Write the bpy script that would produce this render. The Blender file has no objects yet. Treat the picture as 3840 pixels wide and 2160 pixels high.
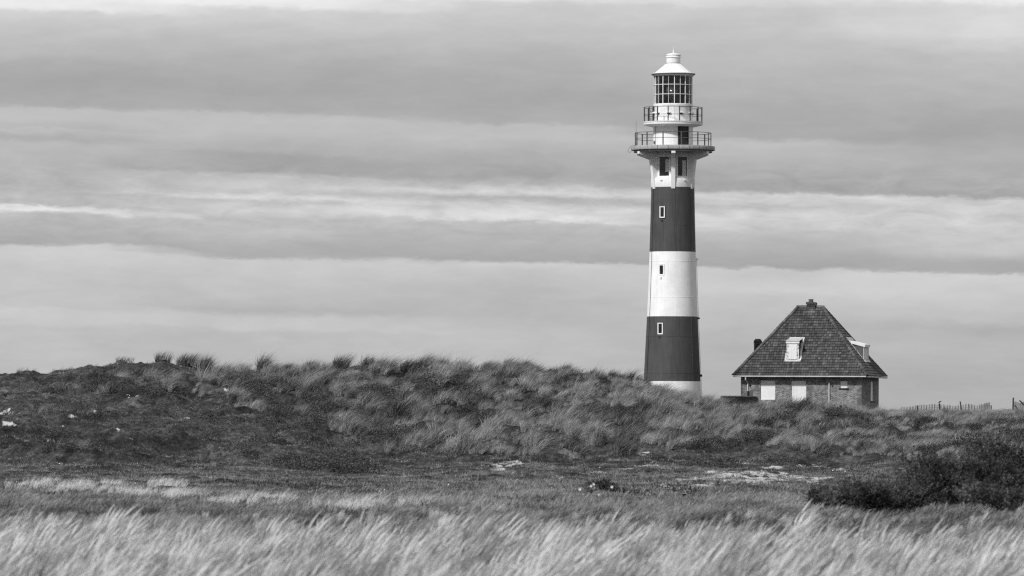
import bpy, math, random
import numpy as np
from mathutils import Vector, Matrix

R = math.radians
random.seed(7)
rng = np.random.default_rng(11)
scene = bpy.context.scene
COL = scene.collection

# ------------------------------------------------------------------ camera
FPX = 21333.0            # focal length in photo pixels (200 mm on a 36 mm sensor, 3840 px wide)
YH = 1580.0              # photo row of the eye-level horizon
ROLL = 0.0044
PITCH = math.atan((YH - 1080) / FPX)
cam_d = bpy.data.cameras.new("camera")
cam = bpy.data.objects.new("camera", cam_d)
COL.objects.link(cam)
cam_d.sensor_width = 36.0
cam_d.lens = 200.0
cam_d.clip_start = 0.5
cam_d.clip_end = 20000.0
CAM_R = Matrix.Rotation(R(90) + PITCH, 4, 'X') @ Matrix.Rotation(ROLL, 4, 'Z')
cam.matrix_world = CAM_R
cam_d.dof.use_dof = True
cam_d.dof.focus_distance = 330.0
cam_d.dof.aperture_fstop = 6.3
scene.camera = cam

# ------------------------------------------------------------------ light and exposure
SUN_EL, SUN_AZ = 43.0, -138.0     # azimuth from +Y (view direction), clockwise seen from above
scene.view_settings.view_transform = 'Standard'
scene.view_settings.look = 'None'
scene.view_settings.exposure = 0.0
scene.view_settings.gamma = 1.0
scene.view_settings.use_curve_mapping = False
sun_d = bpy.data.lights.new("sun", 'SUN')
sun_d.energy = 3.8
sun_d.angle = R(5)
sun_d.color = (1.0, 1.0, 1.0)
sun = bpy.data.objects.new("sun", sun_d)
COL.objects.link(sun)
sdir = Vector((math.sin(R(SUN_AZ)) * math.cos(R(SUN_EL)), math.cos(R(SUN_AZ)) * math.cos(R(SUN_EL)), math.sin(R(SUN_EL))))
sun.rotation_euler = sdir.to_track_quat('Z', 'Y').to_euler()
sun.location = sdir * 60

# ------------------------------------------------------------------ world: layered stratus over a Nishita sky, all in grey
def lin(v):
    v = v / 255.0
    return v / 12.92 if v <= 0.04045 else ((v + 0.055) / 1.055) ** 2.4

world = bpy.data.worlds.new("World")
scene.world = world
world.use_nodes = True
wt = world.node_tree
wt.nodes.clear()

class NT:
    def __init__(s, tree): s.t = tree
    def n(s, typ, **kw):
        nd = s.t.nodes.new(typ)
        for k, v in kw.items(): setattr(nd, k, v)
        return nd
    def link(s, a, b): s.t.links.new(a, b)
    def setin(s, sock, v):
        if hasattr(v, 'is_output'): s.link(v, sock)
        else: sock.default_value = v
    def m(s, op, a, b=None, c=None, clamp=False):
        nd = s.n('ShaderNodeMath', operation=op, use_clamp=clamp)
        s.setin(nd.inputs[0], a)
        if b is not None: s.setin(nd.inputs[1], b)
        if c is not None: s.setin(nd.inputs[2], c)
        return nd.outputs[0]
    def xyz(s, x, y, z=0.0):
        nd = s.n('ShaderNodeCombineXYZ')
        s.setin(nd.inputs[0], x); s.setin(nd.inputs[1], y); s.setin(nd.inputs[2], z)
        return nd.outputs[0]
    def noise(s, vec, scale, detail=3.0, rough=0.5, dist=0.0):
        nd = s.n('ShaderNodeTexNoise')
        s.link(vec, nd.inputs['Vector'])
        nd.inputs['Scale'].default_value = scale
        nd.inputs['Detail'].default_value = detail
        nd.inputs['Roughness'].default_value = rough
        nd.inputs['Distortion'].default_value = dist
        return nd.outputs['Fac']
    def ramp(s, fac, stops, interp='LINEAR'):
        nd = s.n('ShaderNodeValToRGB')
        cr = nd.color_ramp
        cr.interpolation = interp
        while len(cr.elements) < len(stops): cr.elements.new(0.5)
        for e, (p, v) in zip(cr.elements, stops):
            e.position = p
            e.color = (v, v, v, 1)
        s.setin(nd.inputs[0], fac)
        return nd.outputs[0]
    def mixf(s, f, a, b):
        nd = s.n('ShaderNodeMix', data_type='FLOAT')
        s.setin(nd.inputs[0], f); s.setin(nd.inputs[2], a); s.setin(nd.inputs[3], b)
        return nd.outputs[0]
    def smooth(s, v, a, b):
        nd = s.n('ShaderNodeMapRange', interpolation_type='SMOOTHSTEP')
        s.setin(nd.inputs[0], v)
        nd.inputs[1].default_value = a; nd.inputs[2].default_value = b
        return nd.outputs[0]

W = NT(wt)
tc = W.n('ShaderNodeTexCoord')
sep = W.n('ShaderNodeSeparateXYZ')
W.link(tc.outputs['Generated'], sep.inputs[0])
dx, dy, dz = sep.outputs
az = W.m('ARCTAN2', dx, dy)
el = W.m('ARCSINE', dz)
# band coordinates: u along the horizon, v downwards in thousandths of the lens length
U = W.m('MULTIPLY_ADD', az, FPX, 1920.0)
V = W.m('MULTIPLY_ADD', el, -FPX, YH)
Vs = W.m('DIVIDE', V, 1.035)
base_uv = W.xyz(W.m('MULTIPLY', U, 0.0017), W.m('MULTIPLY', V, 0.006))
w1 = W.m('MULTIPLY', W.m('SUBTRACT', W.noise(base_uv, 1.0, 5, 0.6), 0.5), 50.0)
fine_uv = W.xyz(W.m('MULTIPLY', U, 0.0075), W.m('MULTIPLY', V, 0.024))
w2 = W.m('MULTIPLY', W.m('SUBTRACT', W.noise(fine_uv, 1.0, 6, 0.68, 0.6), 0.5), 44.0)
CX = [150, 960, 1920, 2880, 3690]
SH = [-50, -22, 0, 24, 40]
# slow tilt of the cloud bands along the horizon
uf = W.m('DIVIDE', W.m('ADD', U, 0.0), 3840.0, clamp=True)
shift = W.ramp(uf, [(CX[i] / 3840, (SH[i] + 60) / 120) for i in range(5)], 'EASE')
shift = W.m('MULTIPLY_ADD', shift, 120.0, -60.0)
Vw = W.m('ADD', W.m('ADD', W.m('SUBTRACT', Vs, shift), w1), w2)
fac = W.m('DIVIDE', W.m('ADD', Vw, 100.0), 1650.0, clamp=True)
COLS = [
 [(0,242),(35,240),(52,214),(100,199),(150,191),(205,185),(240,174),(300,166),(394,171),(402,190),(440,192),(474,181),(482,188),(510,172),(530,186),(640,181),(700,183),(750,187),(759,222),(773,230),(782,190),(830,179),(890,173),(898,206),(920,206),(1000,197),(1120,196),(1132,203),(1180,200),(1195,192),(1340,190)],
 [(0,243),(25,238),(46,212),(100,200),(170,186),(250,172),(340,166),(408,173),(420,190),(480,190),(550,178),(566,166),(628,166),(645,190),(680,199),(700,195),(722,214),(736,190),(760,206),(800,190),(850,190),(900,177),(934,171),(944,203),(1000,198),(1080,192),(1130,180),(1150,198),(1190,200),(1202,190),(1340,186)],
 [(0,228),(12,206),(100,195),(180,185),(250,175),(340,168),(440,173),(454,188),(500,190),(560,175),(640,164),(672,180),(698,214),(710,200),(720,176),(735,186),(745,202),(770,215),(795,224),(808,191),(860,180),(940,168),(953,205),(1000,195),(1100,184),(1150,186),(1200,192),(1330,191)],
 [(0,216),(30,201),(180,188),(280,184),(380,170),(496,168),(516,191),(560,185),(620,172),(690,165),(704,208),(728,198),(742,186),(760,200),(785,211),(820,202),(842,190),(900,180),(964,166),(975,200),(1050,205),(1062,200),(1100,196),(1250,181),(1400,179)],
 [(0,236),(20,214),(130,216),(200,192),(300,183),(400,174),(480,164),(560,175),(690,172),(706,168),(719,207),(800,204),(850,202),(900,198),(942,173),(982,172),(992,210),(1050,205),(1150,192),(1185,178),(1205,182),(1260,186),(1330,178),(1420,180)],
]
prof = []
for c in range(5):
    st = [(max(0.0, min(1.0, (y - SH[c] + 100) / 1650.0)), lin(v)) for y, v in COLS[c]]
    prof.append(W.ramp(fac, st[:32]))
Uw = W.m('MULTIPLY_ADD', W.m('SUBTRACT', W.noise(base_uv, 2.3, 2), 0.5), 500.0, U)
val = prof[0]
for c in range(1, 5):
    f = W.smooth(Uw, CX[c - 1], CX[c])
    val = W.mixf(f, val, prof[c])
# thin streaks everywhere
streak_uv = W.xyz(W.m('MULTIPLY', U, 0.0028), W.m('MULTIPLY', V, 0.016))
stk = W.m('SUBTRACT', W.noise(streak_uv, 1.0, 5, 0.62, 0.3), 0.5)
soft_uv = W.xyz(W.m('MULTIPLY', U, 0.0022), W.m('MULTIPLY', V, 0.006))
sft = W.m('SUBTRACT', W.noise(soft_uv, 1.0, 4, 0.6, 0.2), 0.5)
wisp_uv = W.xyz(W.m('MULTIPLY', U, 0.0052), W.m('MULTIPLY', V, 0.021))
wsp = W.m('SUBTRACT', W.noise(wisp_uv, 1.0, 7, 0.66, 0.45), 0.5)
mid_b = W.m('MULTIPLY', W.smooth(V, 560.0, 720.0), W.m('SUBTRACT', 1.0, W.smooth(V, 800.0, 960.0)))
wamp = W.m('MULTIPLY_ADD', mid_b, 0.55, 0.17)
stf = W.m('ADD', W.m('MULTIPLY', wsp, wamp), W.m('MULTIPLY_ADD', stk, 0.12, W.m('MULTIPLY_ADD', sft, 0.26, 1.0)))
val = W.m('MULTIPLY', val, stf)
# overhead: the same deck seen from below, brighter towards the zenith as overcast is
deck = W.xyz(W.m('DIVIDE', dx, W.m('ADD', W.m('ABSOLUTE', dz), 0.12)), W.m('DIVIDE', dy, W.m('ADD', W.m('ABSOLUTE', dz), 0.12)))
over = W.noise(deck, 1.3, 5, 0.55, 0.4)
over = W.m('MULTIPLY_ADD', over, 0.45, W.m('MULTIPLY_ADD', dz, 0.12, 0.22))
up = W.smooth(el, 0.074, 0.14)
val = W.mixf(up, val, over)
# the clear sky above the clouds, turned grey
skyn = W.n('ShaderNodeTexSky', sky_type='NISHITA')
skyn.sun_disc = False
skyn.sun_elevation = R(SUN_EL)
skyn.sun_rotation = R(SUN_AZ)
bw = W.n('ShaderNodeRGBToBW')
W.link(skyn.outputs[0], bw.inputs[0])
val10 = W.m('MULTIPLY', val, 10.0)
tot = W.mixf(0.06, val10, W.m('MINIMUM', bw.outputs[0], 9.0))
bg = W.n('ShaderNodeBackground')
bg.inputs['Strength'].default_value = 0.1
W.link(tot, bg.inputs['Color'])
wo = W.n('ShaderNodeOutputWorld')
W.link(bg.outputs[0], wo.inputs[0])
world.cycles.sampling_method = 'MANUAL'
world.cycles.sample_map_resolution = 1024

scene.render.engine = 'CYCLES'
scene.cycles.use_denoising = False
scene.cycles.filter_width = 1.25
scene.cycles.pixel_filter_type = 'BLACKMAN_HARRIS'
scene.cycles.max_bounces = 5
scene.cycles.diffuse_bounces = 3
scene.cycles.glossy_bounces = 3
scene.cycles.transmission_bounces = 4
scene.cycles.transparent_max_bounces = 8
scene.cycles.caustics_reflective = False
scene.cycles.caustics_refractive = False
scene.render.film_transparent = False

# ------------------------------------------------------------------ pixel -> place
def P(X, y, d):
    v = Vector(((X - 1920) / FPX * d, (1080 - y) / FPX * d, -d))
    return (CAM_R @ v)

def img_y(X, z, d):
    return YH - FPX * z / d + ROLL * (X - 1920)

# ------------------------------------------------------------------ materials
MATS = {}
def base_mat(name):
    m = bpy.data.materials.new(name)
    m.use_nodes = True
    m.node_tree.nodes.clear()
    return m, NT(m.node_tree)

def finish(m, N, col, rough=0.8, spec=0.3, bump=None, bump_d=0.01, metallic=0.0):
    b = N.n('ShaderNodeBsdfPrincipled')
    N.setin(b.inputs['Base Color'], col)
    N.setin(b.inputs['Roughness'], rough)
    b.inputs['Specular IOR Level'].default_value = spec
    b.inputs['Metallic'].default_value = metallic
    if bump is not None:
        bn = N.n('ShaderNodeBump')
        bn.inputs['Distance'].default_value = bump_d
        bn.inputs['Strength'].default_value = 0.8
        N.setin(bn.inputs['Height'], bump)
        N.link(bn.outputs[0], b.inputs['Normal'])
    o = N.n('ShaderNodeOutputMaterial')
    N.link(b.outputs[0], o.inputs[0])
    MATS[m.name] = m
    return m

def objco(N, scale=(1, 1, 1)):
    t = N.n('ShaderNodeTexCoord')
    mp = N.n('ShaderNodeMapping')
    mp.inputs['Scale'].default_value = scale
    N.link(t.outputs['Object'], mp.inputs[0])
    return mp.outputs[0]

def paint(name, lo, hi, rough=0.6, sc=1.6, streak=0.25, chips=None, bump_d=0.004):
    m, N = base_mat(name)
    a = N.noise(objco(N), sc, 5, 0.6)
    s = N.noise(objco(N, (5, 5, 0.35)), 1.2, 4, 0.6)
    f = N.mixf(streak, a, s)
    col = N.ramp(f, [(0.3, lo), (0.62, hi)])
    if chips:
        th, cv, csc = chips
        c = N.noise(objco(N, (1, 1, 0.6)), csc, 6, 0.65)
        k = N.smooth(c, th, th + 0.03)
        col = N.mixf(k, col, cv)
    g = N.noise(objco(N), 18, 3)
    return finish(m, N, col, rough, 0.35, g, bump_d)

def plain(name, v, rough=0.7, var=0.25, sc=3.0, metallic=0.0, spec=0.3):
    m, N = base_mat(name)
    a = N.noise(objco(N), sc, 4, 0.6)
    col = N.ramp(a, [(0.25, v * (1 - var)), (0.75, v * (1 + var))])
    return finish(m, N, col, rough, spec, None, 0.01, metallic)

M_WHITE = paint("white_paint", 0.70, 0.86, 0.55, 1.3, 0.45, (0.70, 0.34, 2.3))
M_WHITE_CLEAN = paint("white_enamel", 0.74, 0.86, 0.35, 1.0, 0.2)
M_WHITE_RUST = paint("white_paint_rusty", 0.60, 0.82, 0.5, 1.6, 0.4, (0.665, 0.05, 3.2))
M_DARKBAND = paint("dark_band_paint", 0.040, 0.072, 0.6, 0.9, 0.6, (0.70, 0.10, 2.0))
M_CONCRETE = paint("deck_concrete", 0.24, 0.42, 0.85, 2.2, 0.4)
M_UNDER = paint("deck_underside", 0.22, 0.34, 0.85, 1.5, 0.1)
M_IRON = plain("dark_iron", 0.035, 0.55, 0.4, 6)
M_GALV = plain("grey_iron", 0.10, 0.5, 0.4, 6)
M_BLACK = plain("dark_interior", 0.02, 0.9)
M_DOOR = paint("dark_door_paint", 0.016, 0.04, 0.5, 3.0, 0.5)
M_BOARD = paint("white_board", 0.62, 0.80, 0.6, 1.0, 0.5, (0.66, 0.12, 5.0))
M_BOARD_CLEAN = paint("white_board_clean", 0.70, 0.82, 0.6, 1.0, 0.3)
M_PEEL = paint("peeling_paint", 0.45, 0.75, 0.7, 2.0, 0.2, (0.54, 0.07, 9.0))
M_ZINC = paint("zinc_sheet", 0.34, 0.56, 0.5, 3.0, 0.6)
M_SLATE = paint("dormer_cheek", 0.075, 0.10, 0.7, 2.0, 0.3)
M_GUTTER = paint("gutter_white", 0.45, 0.66, 0.6, 2.0, 0.2, (0.66, 0.15, 4.0))
M_WOOD = plain("weathered_wood", 0.05, 0.85, 0.5, 8)
M_WOODP = plain("pale_cut_wood", 0.45, 0.85, 0.3, 8)
M_NEAR_BLACK = plain("near_black", 0.03, 0.9)

def glass_mat(name, tint=0.08):
    m, N = base_mat(name)
    g = N.n('ShaderNodeBsdfGlossy'); g.inputs['Roughness'].default_value = 0.04
    g.inputs['Color'].default_value = (0.6, 0.6, 0.6, 1)
    t = N.n('ShaderNodeBsdfTransparent'); t.inputs['Color'].default_value = (0.93, 0.93, 0.93, 1)
    fr = N.n('ShaderNodeFresnel'); gg = N.n('ShaderNodeNewGeometry'); N.setin(fr.inputs['IOR'], N.mixf(gg.outputs['Backfacing'], 1.45, 1/1.45))
    d = N.n('ShaderNodeBsdfDiffuse'); d.inputs['Color'].default_value = (0.3, 0.3, 0.3, 1)
    dirt = N.smooth(N.noise(objco(N), 2.5, 4, 0.6), 0.35, 0.8)
    mx0 = N.n('ShaderNodeMixShader')
    N.setin(mx0.inputs[0], N.m('MULTIPLY', dirt, tint))
    N.link(t.outputs[0], mx0.inputs[1]); N.link(d.outputs[0], mx0.inputs[2])
    mx = N.n('ShaderNodeMixShader')
    N.link(fr.outputs[0], mx.inputs[0]); N.link(mx0.outputs[0], mx.inputs[1]); N.link(g.outputs[0], mx.inputs[2])
    o = N.n('ShaderNodeOutputMaterial'); N.link(mx.outputs[0], o.inputs[0])
    return m
M_GLASS = glass_mat("window_glass", 0.05)

def brick_mat(name, axis, lo=0.05, hi=0.24, mortar=0.36):
    m, N = base_mat(name)
    t = N.n('ShaderNodeTexCoord')
    s = N.n('ShaderNodeSeparateXYZ'); N.link(t.outputs['Object'], s.inputs[0])
    v = N.xyz(s.outputs[axis], s.outputs[2], 0.0)
    br = N.n('ShaderNodeTexBrick')
    N.link(v, br.inputs['Vector'])
    br.inputs['Color1'].default_value = (lo, lo, lo, 1)
    br.inputs['Color2'].default_value = (hi, hi, hi, 1)
    br.inputs['Mortar'].default_value = (mortar, mortar, mortar, 1)
    br.inputs['Scale'].default_value = 1.0
    br.inputs['Mortar Size'].default_value = 0.011
    br.inputs['Brick Width'].default_value = 0.22
    br.inputs['Row Height'].default_value = 0.073
    br.inputs['Bias'].default_value = -0.1
    bb = N.n('ShaderNodeRGBToBW'); N.link(br.outputs['Color'], bb.inputs[0])
    st = N.noise(objco(N), 2.2, 5, 0.65)
    stain = N.ramp(st, [(0.3, 0.55), (0.7, 1.5)])
    spot = N.smooth(N.noise(objco(N, (6, 6, 12)), 1.2, 4, 0.7), 0.66, 0.72)
    c = N.mixf(spot, N.m('MULTIPLY', bb.outputs[0], stain), 0.32)
    return finish(m, N, c, 0.9, 0.2, br.outputs['Fac'], -0.01)
M_BRICK_F = brick_mat("brick_front", 0)
M_BRICK_S = brick_mat("brick_side", 1)
M_BRICK_D = brick_mat("brick_dark", 0, 0.03, 0.08, 0.10)

def tile_mat():
    m, N = base_mat("clay_roof_tile")
    at = N.n('ShaderNodeAttribute', attribute_name="tv")
    oi = N.n('ShaderNodeObjectInfo')
    f = N.m('FRACT', N.m('ADD', at.outputs['Fac'], oi.outputs['Random']))
    geo = N.n('ShaderNodeNewGeometry')
    mp = N.n('ShaderNodeMapping'); N.link(geo.outputs['Position'], mp.inputs[0])
    mp.inputs['Scale'].default_value = (1.6, 1.6, 0.25)
    st = N.noise(mp.outputs[0], 1.0, 5, 0.65)
    fine = N.noise(geo.outputs['Position'], 14.0, 4, 0.7)
    c = N.ramp(f, [(0.0, 0.034), (0.5, 0.058), (0.85, 0.078), (1.0, 0.115)])
    c = N.m('MULTIPLY', c, N.ramp(st, [(0.3, 0.62), (0.7, 1.35)]))
    c = N.m('MULTIPLY', c, N.ramp(fine, [(0.3, 0.75), (0.75, 1.35)]))
    return finish(m, N, c, 0.62, 0.35, fine, 0.006)
M_TILE = tile_mat()

# ------------------------------------------------------------------ mesh builder
class MB:
    def __init__(s): s.v = []; s.f = []
    def add(s, vs, fs):
        o = len(s.v)
        s.v += [tuple(v) for v in vs]
        s.f += [tuple(i + o for i in f) for f in fs]
        return s
    def box(s, x0, x1, y0, y1, z0, z1):
        return s.add([(x0,y0,z0),(x1,y0,z0),(x1,y1,z0),(x0,y1,z0),(x0,y0,z1),(x1,y0,z1),(x1,y1,z1),(x0,y1,z1)],
                     [(0,3,2,1),(4,5,6,7),(0,1,5,4),(1,2,6,5),(2,3,7,6),(3,0,4,7)])
    def obox(s, c, ax, ay, az, hx, hy, hz):
        c, ax, ay, az = Vector(c), Vector(ax), Vector(ay), Vector(az)
        vs = []
        for k in (-1, 1):
            for i, j in ((-1,-1),(1,-1),(1,1),(-1,1)):
                vs.append(c + ax*hx*i + ay*hy*j + az*hz*k)
        return s.add(vs, [(0,3,2,1),(4,5,6,7),(0,1,5,4),(1,2,6,5),(2,3,7,6),(3,0,4,7)])
    def tube(s, pts, r, n=8, caps=True, r1=None):
        pts = [Vector(p) for p in pts]
        o = len(s.v)
        L = len(pts)
        prev = None
        for i, p in enumerate(pts):
            d = (pts[min(i+1, L-1)] - pts[max(i-1, 0)]).normalized()
            up = Vector((0,0,1)) if abs(d.z) < 0.95 else Vector((0,1,0))
            a = d.cross(up).normalized(); b = d.cross(a).normalized()
            rr = r if r1 is None else r + (r1 - r) * i / (L - 1)
            for k in range(n):
                t = 2*math.pi*k/n
                s.v.append(tuple(p + a*math.cos(t)*rr + b*math.sin(t)*rr))
        for i in range(L-1):
            for k in range(n):
                s.f.append((o+i*n+k, o+i*n+(k+1)%n, o+(i+1)*n+(k+1)%n, o+(i+1)*n+k))
        if caps:
            s.f.append(tuple(o+k for k in range(n)))
            s.f.append(tuple(o+(L-1)*n+k for k in reversed(range(n))))
        return s
    def lathe(s, prof, n=72, a0=0.0, a1=360.0, holes=()):
        """prof: (radius, z) bottom to top on the outside; angle 0 faces the camera (-Y), positive to +X."""
        full = abs(a1 - a0 - 360) < 1e-6
        angs = set(round(a0 + (a1-a0)*i/n, 4) for i in range(n + (0 if full else 1)))
        for h in holes:
            angs |= {round(h[0] % 360 if full else h[0], 4), round(h[1] % 360 if full else h[1], 4)}
        angs = sorted(angs)
        o = len(s.v); na = len(angs)
        for (r, z) in prof:
            for a in angs:
                t = R(a)
                s.v.append((r*math.sin(t), -r*math.cos(t), z))
        m = na if full else na - 1
        for i in range(len(prof)-1):
            zm = (prof[i][1] + prof[i+1][1]) / 2
            for k in range(m):
                aa = angs[k]; bb = angs[(k+1) % na]
                if bb < aa: bb += 360
                am = (aa + bb) / 2
                skip = False
                for h in holes:
                    if h[2] <= zm <= h[3]:
                        d = (am - (h[0]+h[1])/2 + 180) % 360 - 180
                        if abs(d) < (h[1]-h[0])/2: skip = True
                if skip: continue
                k2 = (k+1) % na
                s.f.append((o+i*na+k, o+i*na+k2, o+(i+1)*na+k2, o+(i+1)*na+k))
        return s
    def prism(s, poly, t0, t1, fn):
        """poly: 2d outline, extruded from t0 to t1; fn(a, b, t) -> point."""
        n = len(poly)
        vs = [fn(a, b, t0) for a, b in poly] + [fn(a, b, t1) for a, b in poly]
        fs = [tuple(range(n)), tuple(range(2*n-1, n-1, -1))] + [(i, n+i, n+(i+1)%n, (i+1)%n) for i in range(n)]
        return s.add(vs, fs)
    def mesh(s, name, mat=None, smooth=False):
        me = bpy.data.meshes.new(name)
        me.from_pydata(s.v, [], s.f)
        if mat: me.materials.append(mat)
        if smooth:
            me.polygons.foreach_set('use_smooth', [True]*len(me.polygons))
            try: me.set_sharp_from_angle(angle=R(32))
            except Exception: pass
        me.update()
        return me
    def build(s, name, mat, parent=None, smooth=False, label=None):
        o = bpy.data.objects.new(name, s.mesh(name, mat, smooth))
        COL.objects.link(o)
        if parent: o.parent = parent
        if label: o['label'] = label
        return o

def tag(o, label=None, cat=None, group=None, kind=None):
    if label: o['label'] = label
    if cat: o['category'] = cat
    if group: o['group'] = group
    if kind: o['kind'] = kind
    return o
def empty(name, loc, rz=0.0):
    o = bpy.data.objects.new(name, None)
    COL.objects.link(o)
    o.location = loc; o.rotation_euler = (0, 0, rz)
    o.empty_display_size = 0.5
    return o

# ------------------------------------------------------------------ terrain
def vnoise(x, y, seed=0):
    xi = np.floor(x).astype(np.int64); yi = np.floor(y).astype(np.int64)
    fx = x - xi; fy = y - yi
    fx = fx*fx*(3-2*fx); fy = fy*fy*(3-2*fy)
    def h(a, b):
        n = (a*374761393 + b*668265263 + seed*974634577) & 0x7fffffff
        n = ((n ^ (n >> 13)) * 1274126177) & 0x7fffffff
        return ((n ^ (n >> 16)) & 0xffff) / 65535.0
    return (h(xi,yi)*(1-fx)+h(xi+1,yi)*fx)*(1-fy) + (h(xi,yi+1)*(1-fx)+h(xi+1,yi+1)*fx)*fy
def fbm(x, y, octv=4, seed=0, gain=0.5):
    s = 0; a = 1.0; t = 0
    for i in range(octv):
        s = s + a*vnoise(x*2**i, y*2**i, seed+i*17); t += a; a *= gain
    return s/t

XC = np.array([0, 400, 600, 800, 1000, 1250, 1600, 2000, 2400, 2650, 2800, 3000, 3300, 3500, 3840], float)
CREST = [1413,1388,1376,1402,1416,1394,1394,1412,1460,1530,1556,1543,1573,1585,1590]
DR = [185, 200, 215, 230]
SLOPE = {185:[1735,1738,1740,1742,1745,1745,1745,1746,1748,1749,1750,1752,1755,1755,1755],
         200:[1665,1668,1670,1675,1692,1686,1674,1686,1698,1704,1710,1716,1726,1728,1730],
         215:[1570,1572,1574,1582,1604,1596,1580,1598,1615,1636,1652,1660,1680,1684,1686],
         230:[1480,1474,1470,1484,1504,1490,1480,1500,1536,1580,1598,1602,1626,1634,1638]}
DKEY = np.array([0.5, 30, 66, 80, 100, 120, 145, 165, 185, 200, 215, 230, 245, 256, 290, 330, 365, 400, 450, 520, 620, 900, 9000], float)
def zof(X, y, d): return -(y - YH - ROLL*(X-1920))/FPX*d
tab = np.zeros((len(XC), len(DKEY)))
for i, X in enumerate(XC):
    crest_z = zof(X, CREST[i], 245)
    right = np.clip((X-3200)/200, 0, 1)
    row = [-1.72, -1.75, -1.72, zof(X,1950,80), zof(X,1897,100), zof(X,1858,120), zof(X,1815,145), zof(X,1783,165)]
    row += [zof(X, SLOPE[d][i], d) for d in DR]
    row += [crest_z, crest_z - 0.12]
    zt = 0.5
    row += [(min(crest_z-0.6, 1.1))*(1-right) + zof(X,1562,290)*right,
            zt*(1-right) + zof(X,1556,330)*right,
            zt*(1-right) + zof(X,1550,365)*right,
            zt*(1-right) + zof(X,1552,400)*right, zt*(1-right)+0.3*right, 0.1, -0.8, -2.6, -3.0]
    tab[i] = row
# dense, smoothed table
GD = np.concatenate([np.arange(0.5, 60, 1.5), np.arange(60, 160, 0.8), np.arange(160, 264, 0.4), np.arange(264, 460, 1.6),
                     np.arange(460, 700, 8), np.geomspace(700, 9000, 24)])
GX = np.arange(-1600, 5441, 15.0)
def smooth_interp(xq, xk, yk):
    # Catmull-Rom through uneven keys
    m = np.gradient(yk, xk)
    i = np.clip(np.searchsorted(xk, xq) - 1, 0, len(xk)-2)
    h = xk[i+1]-xk[i]; t = np.clip((xq-xk[i])/h, 0, 1)
    return ((2*t**3-3*t**2+1)*yk[i] + (t**3-2*t**2+t)*h*m[i] + (-2*t**3+3*t**2)*yk[i+1] + (t**3-t**2)*h*m[i+1])
tmp = np.array([smooth_interp(GD, DKEY, tab[i]) for i in range(len(XC))])
GZ = np.zeros((len(GX), len(GD)))
for j in range(len(GD)):
    GZ[:, j] = smooth_interp(np.clip(GX, 0, 3840), XC, tmp[:, j])
GZ[GX < 0] = GZ[np.argmin(abs(GX))]
GZ[GX > 3840] = GZ[np.argmin(abs(GX-3840))]
XX, DD = np.meshgrid(GX, GD, indexing='ij')
WX = (XX-1920)/FPX*DD; WY = DD
def bumps(X, x, d):
    dune = np.clip((d-172)/25, 0, 1)*np.clip((300-d)/35, 0, 1)
    left = np.clip((1000-X)/300, 0, 1)
    marr = dune*(1-left)
    n1 = fbm(x/4.2, d/5.0, 3, 3)-0.5
    n2 = fbm(x/1.5, d/1.9, 3, 9)-0.5
    n3 = fbm(x/0.45, d/0.55, 3, 21)-0.5
    ledge = fbm(x/7.0+4, d/7.5, 2, 33)-0.5
    near = np.clip((d-66)/14, 0, 1)*np.clip((190-d)/25, 0, 1)
    ph = d/8.5 + 1.5*fbm(x/6.0, d/16.0, 3, 61) + x*0.035
    t_ = ph - np.floor(ph)
    terr = np.where(t_ < 0.72, t_/0.72, (1-t_)/0.28)
    terr = (0.5-terr)*0.85*np.clip((240-d)/10, 0, 1)*np.clip(2.2*(fbm(x/5, d/6, 2, 67)-0.22), 0, 1)
    return (dune*left*(terr+0.55*n1+0.75*n2+0.42*n3+0.45*ledge-0.17+0.28*np.abs(fbm(x/2.6, d/3.4, 3, 45)-0.5)*2) + marr*np.interp(d, [232, 241], [1.7, 1.0])*(0.55*n1+0.60*n2+0.20*n3)
            + near*(0.12*n1+0.22*n2+0.20*n3))
GZ = GZ + bumps(XX, WX, DD)
def H(x, d):
    """ground height at world (x, d)"""
    x = np.asarray(x, float); d = np.asarray(d, float)
    X = np.clip(1920 + FPX*x/np.maximum(d, 0.5), GX[0], GX[-1]-0.01)
    fi = (X-GX[0])/15.0; i = np.clip(fi.astype(int), 0, len(GX)-2); fi = fi-i
    dcl = np.clip(d, GD[0], GD[-1]-0.01)
    j = np.clip(np.searchsorted(GD, dcl)-1, 0, len(GD)-2)
    fj = (dcl-GD[j])/(GD[j+1]-GD[j])
    return (GZ[i,j]*(1-fi)+GZ[i+1,j]*fi)*(1-fj) + (GZ[i,j+1]*(1-fi)+GZ[i+1,j+1]*fi)*fj
GY = YH - FPX*GZ/DD + ROLL*(XX-1920)
# row of the photo above which the ground at each place is hidden by what stands before it
CUM = np.minimum.accumulate(GY + np.where(DD < 66, 1e4, 0), axis=1)
def hidden(x, d):
    X = np.clip(1920 + FPX*x/d, GX[0], GX[-1]-0.01)
    i = np.clip(((X-GX[0])/15).astype(int), 0, len(GX)-1)
    j = np.clip(np.searchsorted(GD, d)-2, 0, len(GD)-1)
    return img_y(X, H(x, d), d) - CUM[i, j]

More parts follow.
